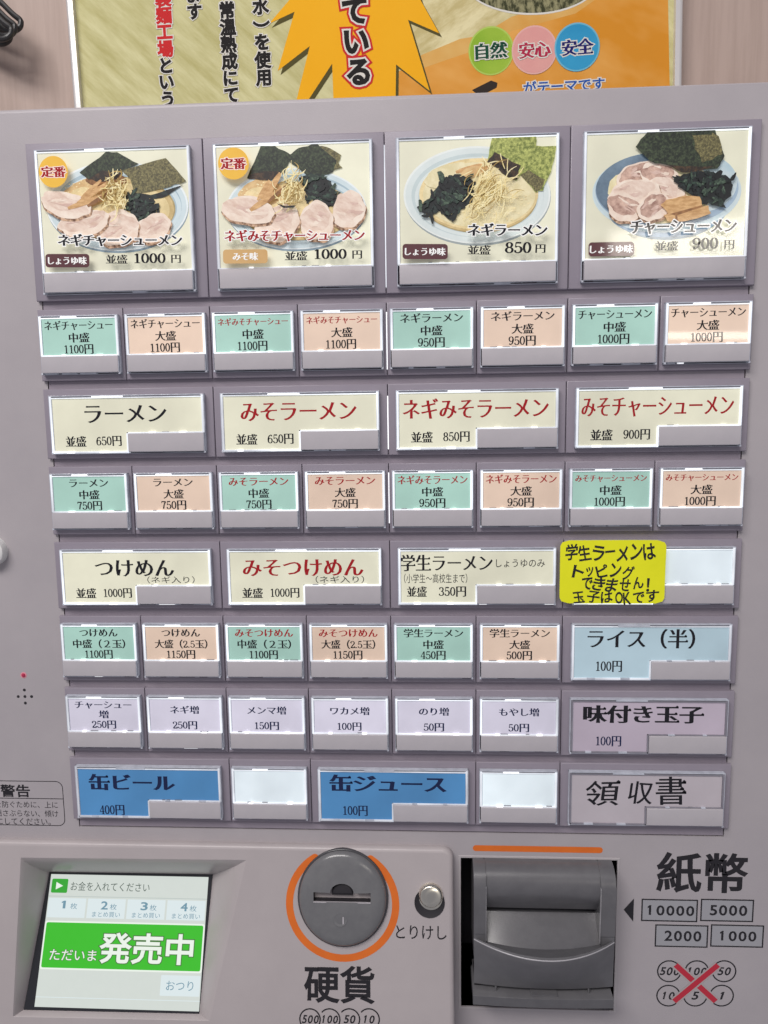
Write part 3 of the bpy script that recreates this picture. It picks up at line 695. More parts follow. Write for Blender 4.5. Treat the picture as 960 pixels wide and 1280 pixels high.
for i, (n, rd, p1, p2, s1, s2) in enumerate((('つけめん', 0, 1100, 1150, '中盛（２玉）', '大盛（2.5玉）'), ('みそつけめん', 1, 1100, 1150, '中盛（２玉）', '大盛（2.5玉）'), ('学生ラーメン', 0, 450, 500, '中盛', '大盛'))):
    for k in (0, 1):
        make_button(6, 2*i+k, 2*i+k+1, 'S', (mint_m, peach_m)[k], '%s button reading %s %d円' % (('green', 'peach')[k], n, (p1, p2)[k]), small(n, (s1, s2)[k], '%d円' % (p1, p2)[k], red_m if rd else ink_m))
make_button(6, 6, 8, 'W', sky_m, 'wide pale blue button reading ライス（半） 100円', free([('ライス（半）', (735, 786, 868, 811), ink_m, 'mincho'), ('100円', (745, 826, 779, 840), ink_m, 'mincho')]), lit=1)
for i, (ls, pr) in enumerate(((['チャーシュー', '増'], 250), (['ネギ増'], 250), (['メンマ増'], 150), (['ワカメ増'], 100), (['のり増'], 50), (['もやし増'], 50))):
    make_button(7, i, i+1, 'S', white_m, 'white button reading %s %d円' % (''.join(ls), pr), topping(ls, '%d円' % pr))
make_button(7, 6, 8, 'W', lilac_m, 'wide lilac button reading 味付き玉子 100円', free([('味付き玉子', (730, 882, 878, 904), ink_m, 'minchob'), ('100円', (745, 920, 778, 933), navy_m, 'mincho')]), lit=0)
make_button(8, 0, 2, 'W', blue_m, 'wide blue button reading 缶ビール 400円', free([('缶ビール', (112, 968, 217, 988), navy_m, 'minchob'), ('400円', (125, 1006, 157, 1019), navy_m, 'mincho')]), lit=1)
make_button(8, 2, 3, 'S', blank_m, 'small blank lit button beside the blue 缶ビール button')
make_button(8, 3, 5, 'W', blue_m, 'wide blue button reading 缶ジュース 100円', free([('缶ジュース', (413, 969, 556, 990), navy_m, 'minchob'), ('100円', (429, 1007, 461, 1020), navy_m, 'mincho')]), lit=1)
make_button(8, 5, 6, 'S', blank_m, 'small blank lit button between the 缶ジュース and 領収書 buttons')
make_button(8, 6, 8, 'W', plain_m, 'wide unlit button with handwritten 領収書', free([('領', (732, 976, 774, 1007), ink_m, 'brush', .03, .10), ('収', (786, 977, 816, 1005), ink_m, 'brush', -.05, .06), ('書', (820, 971, 857, 1006), ink_m, 'brush', .025, -.02)]), lit=0)

# ---- small things on the left of the cabinet
led_m = mat('red_lamp', (0.35, 0.01, 0.05), .25, emis=.08, ecol=(1, .05, .2), coat=1)
ledr_m = mat('lamp_ring', (0.75, 0.30, 0.36), .4)
def lathe(mb, cen, prof, m, n=40, fr=None, sy=1.0):
    """prof: (radius, height) from centre of the front to the foot; axis = board Z (or the frame's w)"""
    vs = []; fs = []; k = len(prof)
    for i in range(n):
        a = 2*math.pi*i/n
        for r, z in prof: vs.append((cen[0]+r*math.cos(a), cen[1]+r*sy*math.sin(a), z))
    for i in range(n):
        j = (i+1) % n
        for q in range(k-1): fs.append((i*k+q, i*k+q+1, j*k+q+1, j*k+q))
    if fr: vs = [fr(*v) for v in vs]
    mb.add(vs, fs, m)
c = at(29.5, 844, ZP)
b = MB(); lathe(b, c, [(0, ZP+1.0), (.7, ZP+.85), (1.15, ZP+.3), (1.2, ZP)], led_m, 20); lathe(b, c, [(1.15, ZP+.15), (1.75, ZP+.12), (1.8, ZP-.1)], ledr_m, 20)
b.build('indicator_lamp', TM, smooth=True)
for px, py in ((30.5, 862.5), (22.8, 870.7), (31.2, 870.7), (39.5, 870.7), (31.7, 878.8)):
    c = at(px, py, ZP); b = MB(); b.poly(ell(c[0], c[1], .85, .85, 14), ZP+.04, gap_m); b.build('speaker_hole', TM)
wd_m = mat('white_plastic', (0.78, 0.78, 0.76), .35, bump=.05, bscale=900)
c = at(-13, 690, ZP+4)
b = MB(); lathe(b, c, [(0, ZP+6), (6.5, ZP+5.8), (7.6, ZP+5.0), (8.0, ZP+3.5), (8.0, ZP-.1)], wd_m, 44); b.build('round_knob', TM, smooth=True)
# warning label: printed outline and words
b = MB(); z = ZP+.05
x1, yt = at(78, 976.5, ZP)[0:2]; yb = at(78, 1032.5, ZP)[1]; ym = at(70, 998.5, ZP)[1]; x0 = x1-78
b.tris(fill([rrect(x0, x1, yb, yt, 4.0), inset(rrect(x0, x1, yb, yt, 4.0)[::1], .42)]), 0, 0, 1, 1, z, paint_black)
b.box(x0+.4, x1-.4, ym-.2, ym+.2, ZP, z, paint_black)
for s, bx in (('警告', (1, 981, 37, 996)), ): 
    X, Y, wd, hh = pbox(*bx, ZP); text(b, s, X, Y, 1, wd, z, paint_black, 'bold', boxh=hh)
for s, xr, yy, xl in (('事故を防ぐために、上に', 72, 1005.5, -24), ('乗らない、揺さぶらない、傾け', 72.5, 1016.3, -50), ('ないようにしてください。', 63, 1026.5, -41)):
    X, Y, wd, hh = pbox(xl, yy-4.2, xr, yy+4.2, ZP); text(b, s, X, Y, 1, wd, z, paint_black, 'sans', boxh=hh)
b.build('warning_label', TM)

# ---- lower left pay panel, sloping out towards the foot
ux1 = tat(567.5, 1150)[0]; uy1 = 0.0
FQ = [tat(26, 1072), tat(308, 1075), tat(262, 1276), tat(16, 1271)]
pts = rrect(-330, ux1, -140, uy1, 6, 6, (1, 0, 0, 0))
b = MB(); b.slab(pts, -30, 0, 2.6, payp_m, holes=[FQ], seg=5, fr=tf)
# screen plane: turned up about 30 degrees, its foot level with the panel
LB = [tat(247, 1263, -4), tat(37, 1258, -4)]
p0 = Vector(tf(*LB[1], -4)); LT = math.radians(25.0)
LV = Vector((0, math.cos(LT), -math.sin(LT))); LN = Vector((0, math.sin(LT), math.cos(LT)))
def lat(px, py, o=0.0):
    q = p0+LN*o; d = ray(px, py); t = LN.dot(q-CAM)/LN.dot(d); p = CAM+t*d; return p[0]-p0[0], (p-q).dot(LV)
def lf(u, v, wv): return tuple(p0+Vector((u, 0, 0))+LV*v+LN*wv)
q = [lat(62, 1090), lat(266, 1093), lat(249, 1267), lat(30, 1262)]
iq = [lf(p[0], p[1], 0) for p in q]; oq = [tf(p[0], p[1], 0) for p in FQ]
NT = 10
for i in range(4):
    j = (i+1) % 4; vs = []
    for k in range(NT+1):
        t = k/NT
        for (o_, i_) in ((FQ[i], q[i]), (FQ[j], q[j])):
            wi = (Vector(lf(i_[0], i_[1], 0))-TO); ui, vi, di = wi.x, wi.dot(TV), wi.dot(TN)
            vs.append(tf(o_[0]+(ui-o_[0])*t, o_[1]+(vi-o_[1])*t, di*t**1.3))
    b.add(vs, [(2*k, 2*k+2, 2*k+3, 2*k+1) for k in range(NT)], payp_m)
pay = b.build('pay_panel', TM, bevel=0, smooth=True)
bz_m = mat('screen_bezel', (0.02, 0.021, 0.026), .3)
lcd_m = mat('screen_white', (0.02, .02, .02), .25, emis=.80, ecol=(0.78, 0.84, 0.79), c2=(.03, .03, .03))
def lem(name, r, g, b_, k=.95): return mat('screen_'+name, (0.02, .02, .02), .25, emis=k, ecol=rgb(r, g, b_), c2=(.022, .022, .022))
lc_pale = lem('pale_blue', 222, 234, 236, .95); lc_line = lem('line', 190, 200, 196); lc_g1 = lem('green', 52, 190, 28); lc_g2 = lem('deep_green', 44, 166, 40)
lc_w = lem('lit_white', 238, 246, 236); lc_txt = lem('slate', 110, 150, 168); lc_dk = lem('dark', 66, 84, 74); lc_gd = lem('edge_green', 66, 120, 50)
b = MB(); b.poly([(p[0], p[1]) for p in q], .35, bz_m, lf)
sc = [lat(68.5, 1093, .6), lat(263, 1096, .6), lat(246.5, 1264, .6), lat(38.5, 1258.5, .6)]
u0, u1 = (sc[0][0]+sc[3][0])/2, (sc[1][0]+sc[2][0])/2; v0, v1 = (sc[2][1]+sc[3][1])/2, (sc[0][1]+sc[1][1])/2
# keep the screen a true rectangle
b.poly(rect(u0, u1, v0, v1), .7, lcd_m, lf)
WU, WV = u1-u0, v1-v0
def L2(fu, fv): return u0+WU*fu, v1-WV*fv
def lrect(a, b_, c_, d, r, m, z):
    x0, y1 = L2(a, b_); x1, y0 = L2(c_, d); b.poly(rrect(x0, x1, y0, y1, r) if r else rect(x0, x1, y0, y1), z, m, lf)
def ltext(s, a, b_, c_, d, m, z, style='sans', out=(), shear=0.0):
    x0, y1 = L2(a, b_); x1, y0 = L2(c_, d); text(b, s, (x0+x1)/2, (y0+y1)/2, 1, x1-x0, z, m, style, lf, boxh=y1-y0, out=out, shear=shear)
lrect(.012, .035, .115, .145, .8, lc_g2, .74); x, y = L2(.062, .09); b.poly([(x-2, y+2), (x-2, y-2), (x+2.2, y)], .78, lc_w, lf)
ltext('お金を入れてください', .135, .055, .635, .125, lc_dk, .74)
lrect(0, .168, 1, .174, 0, lc_line, .73)
for i, n in enumerate('1234'):
    a = .005+i*.25; lrect(a, .185, a+.238, .335, 0, lc_pale, .73)
    ltext(n, a+.085, .205, a+.085+(.040 if i else .026), .265, lc_txt, .76, 'bold'); ltext('枚', a+.142, .222, a+.185, .268, lc_txt, .76)
    if i: ltext('まとめ買い', a+.035, .285, a+.21, .325, lc_txt, .76)
lrect(.0, .36, 1.0, .725, 1.2, lc_w, .75); lrect(.01, .372, .99, .712, 1.0, lc_g1, .79)
gw = [('heavy', lc_gd, -.02)]
ltext('ただいま', .055, .575, .345, .655, lc_w, .86, 'light', [('heavy', lc_gd, -.03)])
ltext('発売中', .365, .445, .935, .665, lc_w, .86, 'bold', [('lcdx', lc_gd, -.03)])
lrect(.755, .745, .995, .895, .5, lc_pale, .74); ltext('おつり', .79, .785, .955, .855, lc_txt, .78)
lrect(0, .925, 1, .93, 0, lc_pale, .74)
b.build('screen', TM)

# ---- coin entry on the pay panel
greyp_m = mat('grey_plastic', (0.155, 0.155, 0.162), .20, c2=(0.175, 0.175, 0.18), scale=90, bump=.05, bscale=1500)
dgrey_m = mat('bezel_grey', (0.06, 0.06, 0.066), .25)
cu_, cv_ = tat(428, 1124.5, 3.0)
R_ = 24.0
hole = [(cu_-15.6, cv_-.4), (cu_-15.6, cv_+4.6), (cu_-6.4, cv_+4.6)]+[(cu_+6.4*math.cos(a), cv_+4.6+5.0*math.sin(a)) for a in [math.pi*(1-i/14) for i in range(1, 14)]]+[(cu_+6.4, cv_+4.6), (cu_+15.6, cv_+4.6), (cu_+15.6, cv_-.4)]
def solid(mb):
    me = bpy.data.meshes.new('tmp'); me.from_pydata(mb.v, [], mb.f); bm = bmesh.new(); bm.from_mesh(me); bmesh.ops.remove_doubles(bm, verts=bm.verts, dist=1e-4); bmesh.ops.recalc_face_normals(bm, faces=bm.faces); bm.to_mesh(me); bm.free()
    o = bpy.data.objects.new('tmp', me); COL.objects.link(o); return o
d_ = MB(); lathe(d_, (cu_, cv_), [(0, 5.6), (4, 5.57), (8, 5.45), (12, 5.25), (16, 4.95), (19.5, 4.5), (22, 3.9), (23.3, 3.1), (24.0, 1.8), (24.0, -2), (0, -2)], greyp_m, 72, None, 1.07)
k_ = MB(); hh_ = hole if area2(hole) > 0 else hole[::-1]; n = len(hh_)
k_.add([(p[0], p[1], -1) for p in hh_]+[(p[0], p[1], 9) for p in hh_], [list(range(n))[::-1], list(range(n, 2*n))]+[(i, (i+1) % n, n+(i+1) % n, n+i) for i in range(n)], greyp_m)
od, ok_ = solid(d_), solid(k_)
md = od.modifiers.new('cut', 'BOOLEAN'); md.object = ok_; md.operation = 'DIFFERENCE'; md.solver = 'EXACT'
dg = bpy.context.evaluated_depsgraph_get(); dg.update(); me = bpy.data.meshes.new_from_object(od.evaluated_get(dg))
b = MB(); inn = [abs(p.normal.z) < .4 and math.hypot(p.center.x-cu_, p.center.y-cv_) < 20 for p in me.polygons]
b.add([tf(*v.co) for v in me.vertices], [list(p.vertices) for p, i in zip(me.polygons, inn) if not i], greyp_m)
b.add([tf(*v.co) for v in me.vertices], [list(p.vertices) for p, i in zip(me.polygons, inn) if i], gap_m)
bpy.data.objects.remove(od); bpy.data.objects.remove(ok_); bpy.data.meshes.remove(me)
b.slab(ell(cu_, cv_, R_+1.0, R_*1.07+1.0, 72), -2, 1.3, .6, dgrey_m, holes=[ell(cu_, cv_, R_-.2, R_*1.07-.2, 60)], fr=tf)
coin = b.build('coin_entry', TM, smooth=True)
b = MB(); b.box(cu_-17, cu_+17, cv_-2, cv_+11, -1.9, -.9, gap_m, tf)
b.box(cu_-15.6, cu_+15.6, cv_-.75, cv_-.35, 4.4, 5.42, tab_m, tf)
bmp = [(5.9*math.cos(a), 5.6*math.sin(a)) for a in [2*math.pi*i/28 for i in range(28)]]
b.slab([(cu_+p[0], cv_+3.6+p[1]) for p in bmp if p[1] > -2.4], -1, 3.6, 1.4, gap_m, seg=5, fr=tf); b.build('coin_slot', coin, smooth=True)
b = MB(); lathe(b, (cu_-1.0, cv_-9.8), [(0, 5.2), (2.4, 5.25), (3.2, 5.55), (3.7, 5.55), (4.1, 5.0)], greyp_m, 26, tf); b.box(cu_+.3, cu_+1.0, cv_-12.0, cv_-8.2, 5.1, 5.6, tab_m, tf); b.build('finger_dimple', coin, smooth=True)
ru, rv = tat(428, 1130); a0 = math.radians(121); a1 = math.radians(360+58)
ro, ri = 31.3, 27.3
n = 80; op = [(ru+ro*math.cos(a0+(a1-a0)*i/n), rv+ro*math.sin(a0+(a1-a0)*i/n)) for i in range(n+1)]; ip = [(ru+ri*math.cos(a0+(a1-a0)*i/n), rv+ri*math.sin(a0+(a1-a0)*i/n)) for i in range(n+1)]
def cap(ang, sg):
    cx, cy = ru+(ro+ri)/2*math.cos(ang), rv+(ro+ri)/2*math.sin(ang)
    return [(cx+(ro-ri)/2*math.cos(ang+sg*math.pi*k/8), cy+(ro-ri)/2*math.sin(ang+sg*math.pi*k/8)) for k in range(1, 8)]
b = MB(); b.tris(fill([op+cap(a1, 1)+ip[::-1]+[p for p in cap(a0, -1)][::-1]]), 0, 0, 1, 1, .06, orange_m, tf)
b.build('orange_ring', TM)
steel = mat('brushed_steel', (0.80, 0.76, 0.66), .24, metal=1.0)
nt = steel.node_tree; tg = nt.nodes.new('ShaderNodeTangent'); tg.direction_type = 'RADIAL'; tg.axis = 'Y'
nt.links.new(tg.outputs[0], nt.nodes['Principled BSDF'].inputs['Tangent']); nt.nodes['Principled BSDF'].inputs['Anisotropic'].default_value = .85
bu, bv = tat(538.5, 1120, 1.5); hu, hv = tat(537, 1128.5, 0)
b = MB(); lathe(b, (bu, bv), [(0, 3.4), (5.2, 2.85), (5.6, 2.6), (6.4, 1.4), (6.6, .6), (6.6, -1)], steel, 48, tf); lathe(b, (hu, hv), [(0, .12), (7.9, .12), (8.2, .3), (8.4, -.2)], gap_m, 40, tf)
lathe(b, (bu, bv-1.6), [(0, .9), (6.3, .85), (6.6, .4), (6.6, -1)], steel, 48, tf)
b.build('return_button', TM, smooth=True)
b = MB()
for s, bx, st in (('とりけし', (495, 1157, 558, 1174), 'light'), ('硬貨', (381, 1208, 467, 1253), 'bold')):
    X, Y, wd, hh = tbox(*bx); text(b, s, X, Y, 1, wd, .06, paint_black, st, tf, boxh=hh)
for i, s in enumerate(('500', '100', '50', '10')):
    X, Y = tat(387.5+i*24.6, 1274); r = 6.0
    nxt = tat(387.5+(i+1)*24.6, 1274)
    a0_, a1_ = (0, 2*math.pi) if i == 0 else (-math.pi*.78, math.pi*.78)
    k = 40; o_ = [(X+r*math.cos(a0_+(a1_-a0_)*j/k), Y+r*math.sin(a0_+(a1_-a0_)*j/k)) for j in range(k+1)]; i_ = [(X+(r-.75)*math.cos(a0_+(a1_-a0_)*j/k), Y+(r-.75)*math.sin(a0_+(a1_-a0_)*j/k)) for j in range(k+1)]
    for j in range(k): b.poly([o_[j], o_[j+1], i_[j+1], i_[j]], .06, paint_black, tf)
    text(b, s, X, Y, 1, {3: 8.2, 2: 5.6}[len(s)], .06, paint_black, 'bold', tf, boxh=4.3, shear=.2)
b.build('coin_lettering', TM)

# ---- banknote entry
bill_m = mat('bill_grey_plastic', (0.118, 0.116, 0.124), .30, c2=(0.132, 0.13, 0.138), scale=90, bump=.12, bscale=1600)
b = MB()
b.box(bx0-.5, bx1+.5, by0-.5, by1+.5, -60, -55, gap_m)
for r_ in (rect(bx0-1, bx0, by0-1, by1+1), rect(bx1, bx1+1, by0-1, by1+1), rect(bx0-1, bx1+1, by1, by1+1), rect(bx0-1, bx1+1, by0-1, by0)):
    b.box(r_[0][0], r_[2][0], r_[0][1], r_[2][1], -58, ZP-.6, gap_m)
fo = [(bx0-1.4, by0-1.4), (bx1+1.4, by0-1.4), (bx1+1.4, by1+1.4), (bx0-1.4, by1+1.4)]
frm = mat('frame_edge', (0.46, 0.43, 0.44), .35)
b.slab(fo, ZP-2, ZP+.35, .3, frm, holes=[inset(fo, 1.25)])
bill = b.build('banknote_entry', TM)
def bz(px, py, z): return at(px, py, z)
xa, xb = at(592, 1120, 8)[0], at(769, 1120, 8)[0]; xm = (xa+xb)/2; hw = (xb-xa)/2
yT = at(680, 1079, 2)[1]
def bulge(x, k): return k*(1-((x-xm)/hw)**2)
# profile rows: (y, z, bulge, cheek z) from the top edge down to the foot
ys_slot = at(680, 1139, 1)[1]
ylip = at(680, 1200, 24)[1]
yfoot = at(680, 1247, 18)[1]
ci0, ci1 = xa+6.6, xb-8.0
b = MB()
def upper(t):     # rounded jaw above the slot
    a = math.pi*.5*t
    return None
jaw = [(yT, -14), (yT, -1), (yT-1.0, 3.5), (yT-3.5, 7.0), (yT-8, 9.2), (yT-13, 9.4), (yT-18, 7.8), (yT-22.5, 4.6), (ys_slot+1.8, 1.2), (ys_slot+1.4, -8)]
nx = 26
def sheet(rows, m, x0, x1, kk=None):
    vs = []; fs = []
    for i in range(nx+1):
        x = x0+(x1-x0)*i/nx
        for j, rr in enumerate(rows): vs.append((x, rr[0], rr[1]+(bulge(x, rr[2]) if len(rr) > 2 else 0)))
    k = len(rows)
    for i in range(nx):
        for j in range(k-1): fs.append((i*k+j, i*k+j+1, (i+1)*k+j+1, (i+1)*k+j))
    b.add(vs, fs, m)
sheet(jaw, bill_m, ci0-.5, ci1+.5)
tray = [(ys_slot-2.4, -10), (ys_slot-2.7, -2.5, .5), (ys_slot-7, .6, 2.5), (ys_slot-14, 5.0, 8), (ylip+.9, 8.6, 15), (ylip+.25, 9.2, 15.6), (ylip-.6, 9.3, 15.7), (ylip-5, 9.4, 14.2), (ylip-12, 9.2, 10), (yfoot, 8.8, 3.0), (yfoot-.1, -10)]
sheet(tray, bill_m, xa+.2, xb-.2)
b.box(ci0-1, ci1+1, ys_slot-4, ys_slot+3, -14, -5, gap_m)
lp = mat('edge_highlight', (0.42, 0.41, 0.43), .3)  # paler colour paints a highlight along the lip and cheek edges
vs = []; fs = []
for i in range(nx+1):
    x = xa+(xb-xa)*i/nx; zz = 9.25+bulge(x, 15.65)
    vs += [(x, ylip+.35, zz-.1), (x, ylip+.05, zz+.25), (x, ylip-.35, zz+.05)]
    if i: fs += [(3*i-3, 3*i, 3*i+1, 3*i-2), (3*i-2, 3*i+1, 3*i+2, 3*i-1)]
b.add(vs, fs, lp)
for x in (ci0, ci1): b.box(x-.12, x+.12, ys_slot-12, yT-9, 8.5, 10.72, lp)
# cheeks at both sides, from the jaw to the lip
def cheek(x0, x1):
    pr = [(yT, -14), (yT, 1), (yT-1.2, 5), (yT-4, 8.6), (yT-10, 10.8), (yT-22, 10.6), (ys_slot-8, 10.0), (ylip+9.5, 9.6), (ylip+.2, 9.4), (ylip-10, 9.0), (ylip-10, -14)]
    k = len(pr); vs = [(x, y, z) for x in (x0, x1) for y, z in pr]
    fs = [(i, i+1, k+i+1, k+i) for i in range(k-1)]+[list(range(k))[::-1], list(range(k, 2*k))]
    b.add(vs, fs, bill_m)
cheek(xa, ci0); cheek(ci1, xb)
b.build('banknote_mouth', bill, smooth=True, bevel=.5)
b = MB()   # slit and lower drawer front below the mouth
yd = yfoot-2.6; yd1 = yfoot-9
b.box(xa+.5, xb-1, yd-.5, yfoot+.5, -8, 7.0, gap_m)
b.box(xa+1.5+10, xa+1.5+10.8, yd-.2, yfoot, 3, 11.0, bill_m); b.box(xb-14, xb-13.2, yd-.2, yfoot, 3, 11.0, bill_m); b.box(xm-7, xm+7, yd-.2, yd+.9, 8, 14.4, bill_m)
vs = []; fs = []
dr = [(yd, -8), (yd, 14.0, 1.0), (yd-.4, 14.6, 1.2), (yd1+.6, 14.2, 1), (yd1, 13.6, 1), (yd1-.2, -8)]
sheet(dr, bill_m, xa-.6, xb-1.0)
for x, sg in ((xa-.6, 1), (xb-1.0, -1)):
    v = [(x, r_[0], r_[1]) for r_ in dr]; b.add(v, [list(range(len(v)))], bill_m)
b.build('banknote_drawer', bill, smooth=True)
b = MB(); l_, r_ = at(591, 1060, ZP), at(753.5, 1060, ZP); yc = l_[1]; b.poly(rrect(l_[0], r_[0], yc-1.75, yc+1.75, 1.7), ZP+.06, orange_m); b.build('orange_bar', TM)
b = MB(); z = ZP+.06
b.poly([tuple(at(779.5, 1137, ZP)[:2]), tuple(at(792.5, 1123, ZP)[:2]), tuple(at(791.5, 1152, ZP)[:2])], z, paint_black)
X, Y, wd, hh = pbox(822, 1067, 933, 1115, ZP); text(b, '紙幣', X, Y, 1, wd, z, paint_black, 'bold', boxh=hh)
lbl = mat('note_box_tint', (0.36, 0.36, 0.385), .4)
for s, bx in (('10000', (801.5, 1124, 872, 1152)), ('5000', (875.5, 1124, 942, 1152)), ('2000', (818.5, 1156, 885, 1184)), ('1000', (888, 1156, 954.5, 1184))):
    X, Y, wd, hh = pbox(*bx, ZP); o_ = rect(X-wd/2, X+wd/2, Y-hh/2, Y+hh/2)
    b.tris(fill([o_, inset(o_, .75)]), 0, 0, 1, 1, z, paint_black); b.poly(inset(o_, .75), ZP+.03, lbl)
    text(b, s, X, Y, 1, len(s)*5.2-2.4, z, paint_black, 'bold', boxh=5.9)
redx = mat('red_print', (0.52, 0.025, 0.05), .45)
for s, px, py in (('500', 836.5, 1214), ('100', 871, 1214), ('50', 905, 1214), ('10', 835.5, 1244.5), ('5', 869, 1244.5), ('1', 902, 1244.5)):
    c = at(px, py, ZP); b.tris(fill([ell(c[0], c[1], 6.7, 6.7, 40), ell(c[0], c[1], 5.95, 5.95, 40)]), 0, 0, 1, 1, z, paint_black)
    text(b, s, c[0], c[1], 1, {3: 9.6, 2: 6.2, 1: 1.8 if s == '1' else 3.1}[len(s)], z, paint_black, 'bold', boxh=4.7, shear=.2)
def bar(p, q, wd, zz):
    p, q = Vector(at(*p, ZP)[:2]), Vector(at(*q, ZP)[:2]); d = (q-p).normalized(); n_ = Vector((-d.y, d.x))*wd/2
    b.poly([tuple(p+n_), tuple(q+n_), tuple(q-n_), tuple(p-n_)], zz, redx); b.poly([tuple(p+n_*1.55), tuple(q+n_*1.55), tuple(q-n_*1.55), tuple(p-n_*1.55)], zz-.02, lbl2)
lbl2 = mat('clear_border', (0.43, 0.385, 0.385), .42)
bar((844.5, 1206), (894.5, 1251.5), 3.1, z+.07); bar((897.5, 1206), (842.5, 1251.5), 3.1, z+.10)
b.build('banknote_lettering', TM)

# ================================================================== yellow note stuck on the blank button
note_m = mat('yellow_note_paper', rgb(232, 232, 22, 1.1), .55, c2=rgb(224, 226, 16, 1.1), scale=40, lo=.35, hi=.65)
zn = 4.6
nx0, ny1 = at(700.5, 675.5, zn)[0:2]; nx1, ny0 = at(830, 754, zn)[0:2]
def curl(x, y, z):
    u = (x-nx0)/(nx1-nx0); v = (y-ny0)/(ny1-ny0)
    return (x, y, z+1.6*max(0, u-.55)**2*4*v**2+.7*(1-v)**3*u)
b = MB(); nn = 12
op = rrect(nx0, nx1, ny0, ny1, 3.6, 6)
V, F = fill([op]); 
grid = [(nx0+(nx1-nx0)*i/nn, ny0+(ny1-ny0)*j/nn) for i in range(nn+1) for j in range(nn+1)]
def inr(p):
    x, y = p; r = 3.6; dx = max(nx0+r-x, 0, x-nx1+r); dy = max(ny0+r-y, 0, y-ny1+r); k = math.hypot(dx, dy)
    if k <= r: return (x, y)
    cx = x+(dx if x < nx0+r else -dx); cy = y+(dy if y < ny0+r else -dy)
    return (cx+(x-cx)*r/k, cy+(y-cy)*r/k)
g2 = [inr(p) for p in grid]
vs = [curl(p[0], p[1], zn) for p in g2]+[curl(p[0], p[1], zn-.18) for p in g2]; M_ = (nn+1)**2; fs = []
for i in range(nn):
    for j in range(nn):
        a = i*(nn+1)+j; fs += [(a, a+nn+1, a+nn+2, a+1), (M_+a, M_+a+1, M_+a+nn+2, M_+a+nn+1)]
b.add(vs, fs, note_m)
pen_m = mat('black_marker', (0.012, .012, .014), .5)
rn = random.Random(5)
for s, (xa_, ya, xb_, yb_), rise in (('学生ラーメンは', (706, 682, 820, 700), 0), ('トッピング', (715, 706, 794, 722), -.8), ('できません！', (725, 723, 815, 738), .5), ('玉子はOKです', (715, 740, 824, 753.5), 1.2)):
    n_ = len(s); wts = [.62 if ch in 'OK！' else (.8 if ch in 'ッー' else 1) for ch in s]; tot = sum(wts); x = xa_
    for ch, wt in zip(s, wts):
        cwd = (xb_-xa_)*wt/tot
        X, Y, wd, hh = pbox(x+cwd*.06, ya, x+cwd*.94, yb_, zn)
        f_ = (x-xa_)/(xb_-xa_)-.5
        small_ = .72 if ch in 'ッ' else (.11 if ch == 'ー' else 1)
        text(b, ch, X+rn.uniform(-.3, .3), Y+rn.uniform(-.8, .8)+rise*f_-(.8 if small_ == .72 else 0), 1, wd*rn.uniform(.88, 1.02)*(.8 if small_ == .72 else (.32 if ch == '！' else 1)), zn+.08, pen_m, 'hand', curl, boxh=hh*rn.uniform(.92, 1.08)*small_, rot=math.radians(rn.uniform(-9, 10)), shear=rn.uniform(-.08, .2))
        x += cwd
note = b.build('sticky_note', None)
tag(note, 'bright yellow handwritten sticky note covering half a blank button', 'note')

# ================================================================== framed poster on the wall behind the machine
def wat(px, py, z=ZW): p = at(px, py, z); return (p[0], p[1])
pl0, pl1 = wat(90.5, 0), wat(103.5, 132); pr0, pr1 = wat(845, 0), wat(841.5, 103)
tilt = (math.atan2(pl0[0]-pl1[0], pl0[1]-pl1[1])+math.atan2(pr0[0]-pr1[0], pr0[1]-pr1[1]))/2   # lean of the frame
zf_ = ZW+12
PO = empty('framed_poster', (pl1[0]+200, pl1[1]-100, ZW)); tag(PO, 'framed green and orange noodle poster on the wall behind the machine', 'poster')
ct, st_ = math.cos(tilt), math.sin(tilt)
ax = wat(470, 60, zf_)
def rf(x, y, z): dx, dy = x-ax[0], y-ax[1]; return (ax[0]+ct*dx+st_*dy, ax[1]-st_*dx+ct*dy, z)
def runrot(px, py):
    x, y = wat(px, py, zf_); dx, dy = x-ax[0], y-ax[1]; return (ax[0]+ct*dx-st_*dy, ax[1]+st_*dx+ct*dy)
L0 = runrot(98, 66)[0]; R0 = runrot(842, 52)[0]; TOPY = runrot(470, 0)[1]+170; BOTY = runrot(470, 120)[1]-260
alu = mat('white_frame_metal', (0.72, 0.70, 0.69), .28, metal=.35)
b = MB()
b.slab(rect(L0-6.0, R0+6.0, BOTY-4, TOPY+4), ZW+.5, zf_+4, 2.8, alu, holes=[rect(L0, R0, BOTY, TOPY)], fr=rf, seg=4)
b.build('frame', PO, smooth=True)
fur = mat('poster_fur', rgb(180, 174, 116), .75, spec=.2, c2=rgb(216, 212, 164), scale=20, stretch=(1.0, 1, 5.5), rot=(0, .75, 0), lo=.3, hi=.68, detail=7)
furp = mat('poster_pale_fur', rgb(196, 182, 128), .75, spec=.2, c2=rgb(228, 218, 172), scale=22, stretch=(1, 1, 3), rot=(0, -.6, 0), detail=7)
porange = mat('poster_orange', rgb(214, 142, 42), .75, spec=.2, c2=rgb(240, 188, 112), scale=7, lo=.42, hi=.8, stretch=(1, 1, 2), rot=(0, .4, 0))
pyel = mat('poster_yellow', rgb(240, 172, 22), .75, spec=.2, c2=rgb(244, 182, 38), scale=6, lo=.3, hi=.7)
pshade = mat('poster_dark_olive', rgb(84, 78, 42), .75, spec=.2); pphoto = mat('poster_photo', rgb(60, 62, 40), .75, spec=.2, c2=rgb(150, 146, 110), scale=120, lo=.42, hi=.58, stretch=(2, 1, 1)); pdk = mat('poster_charcoal', rgb(52, 44, 40), .75, spec=.2)
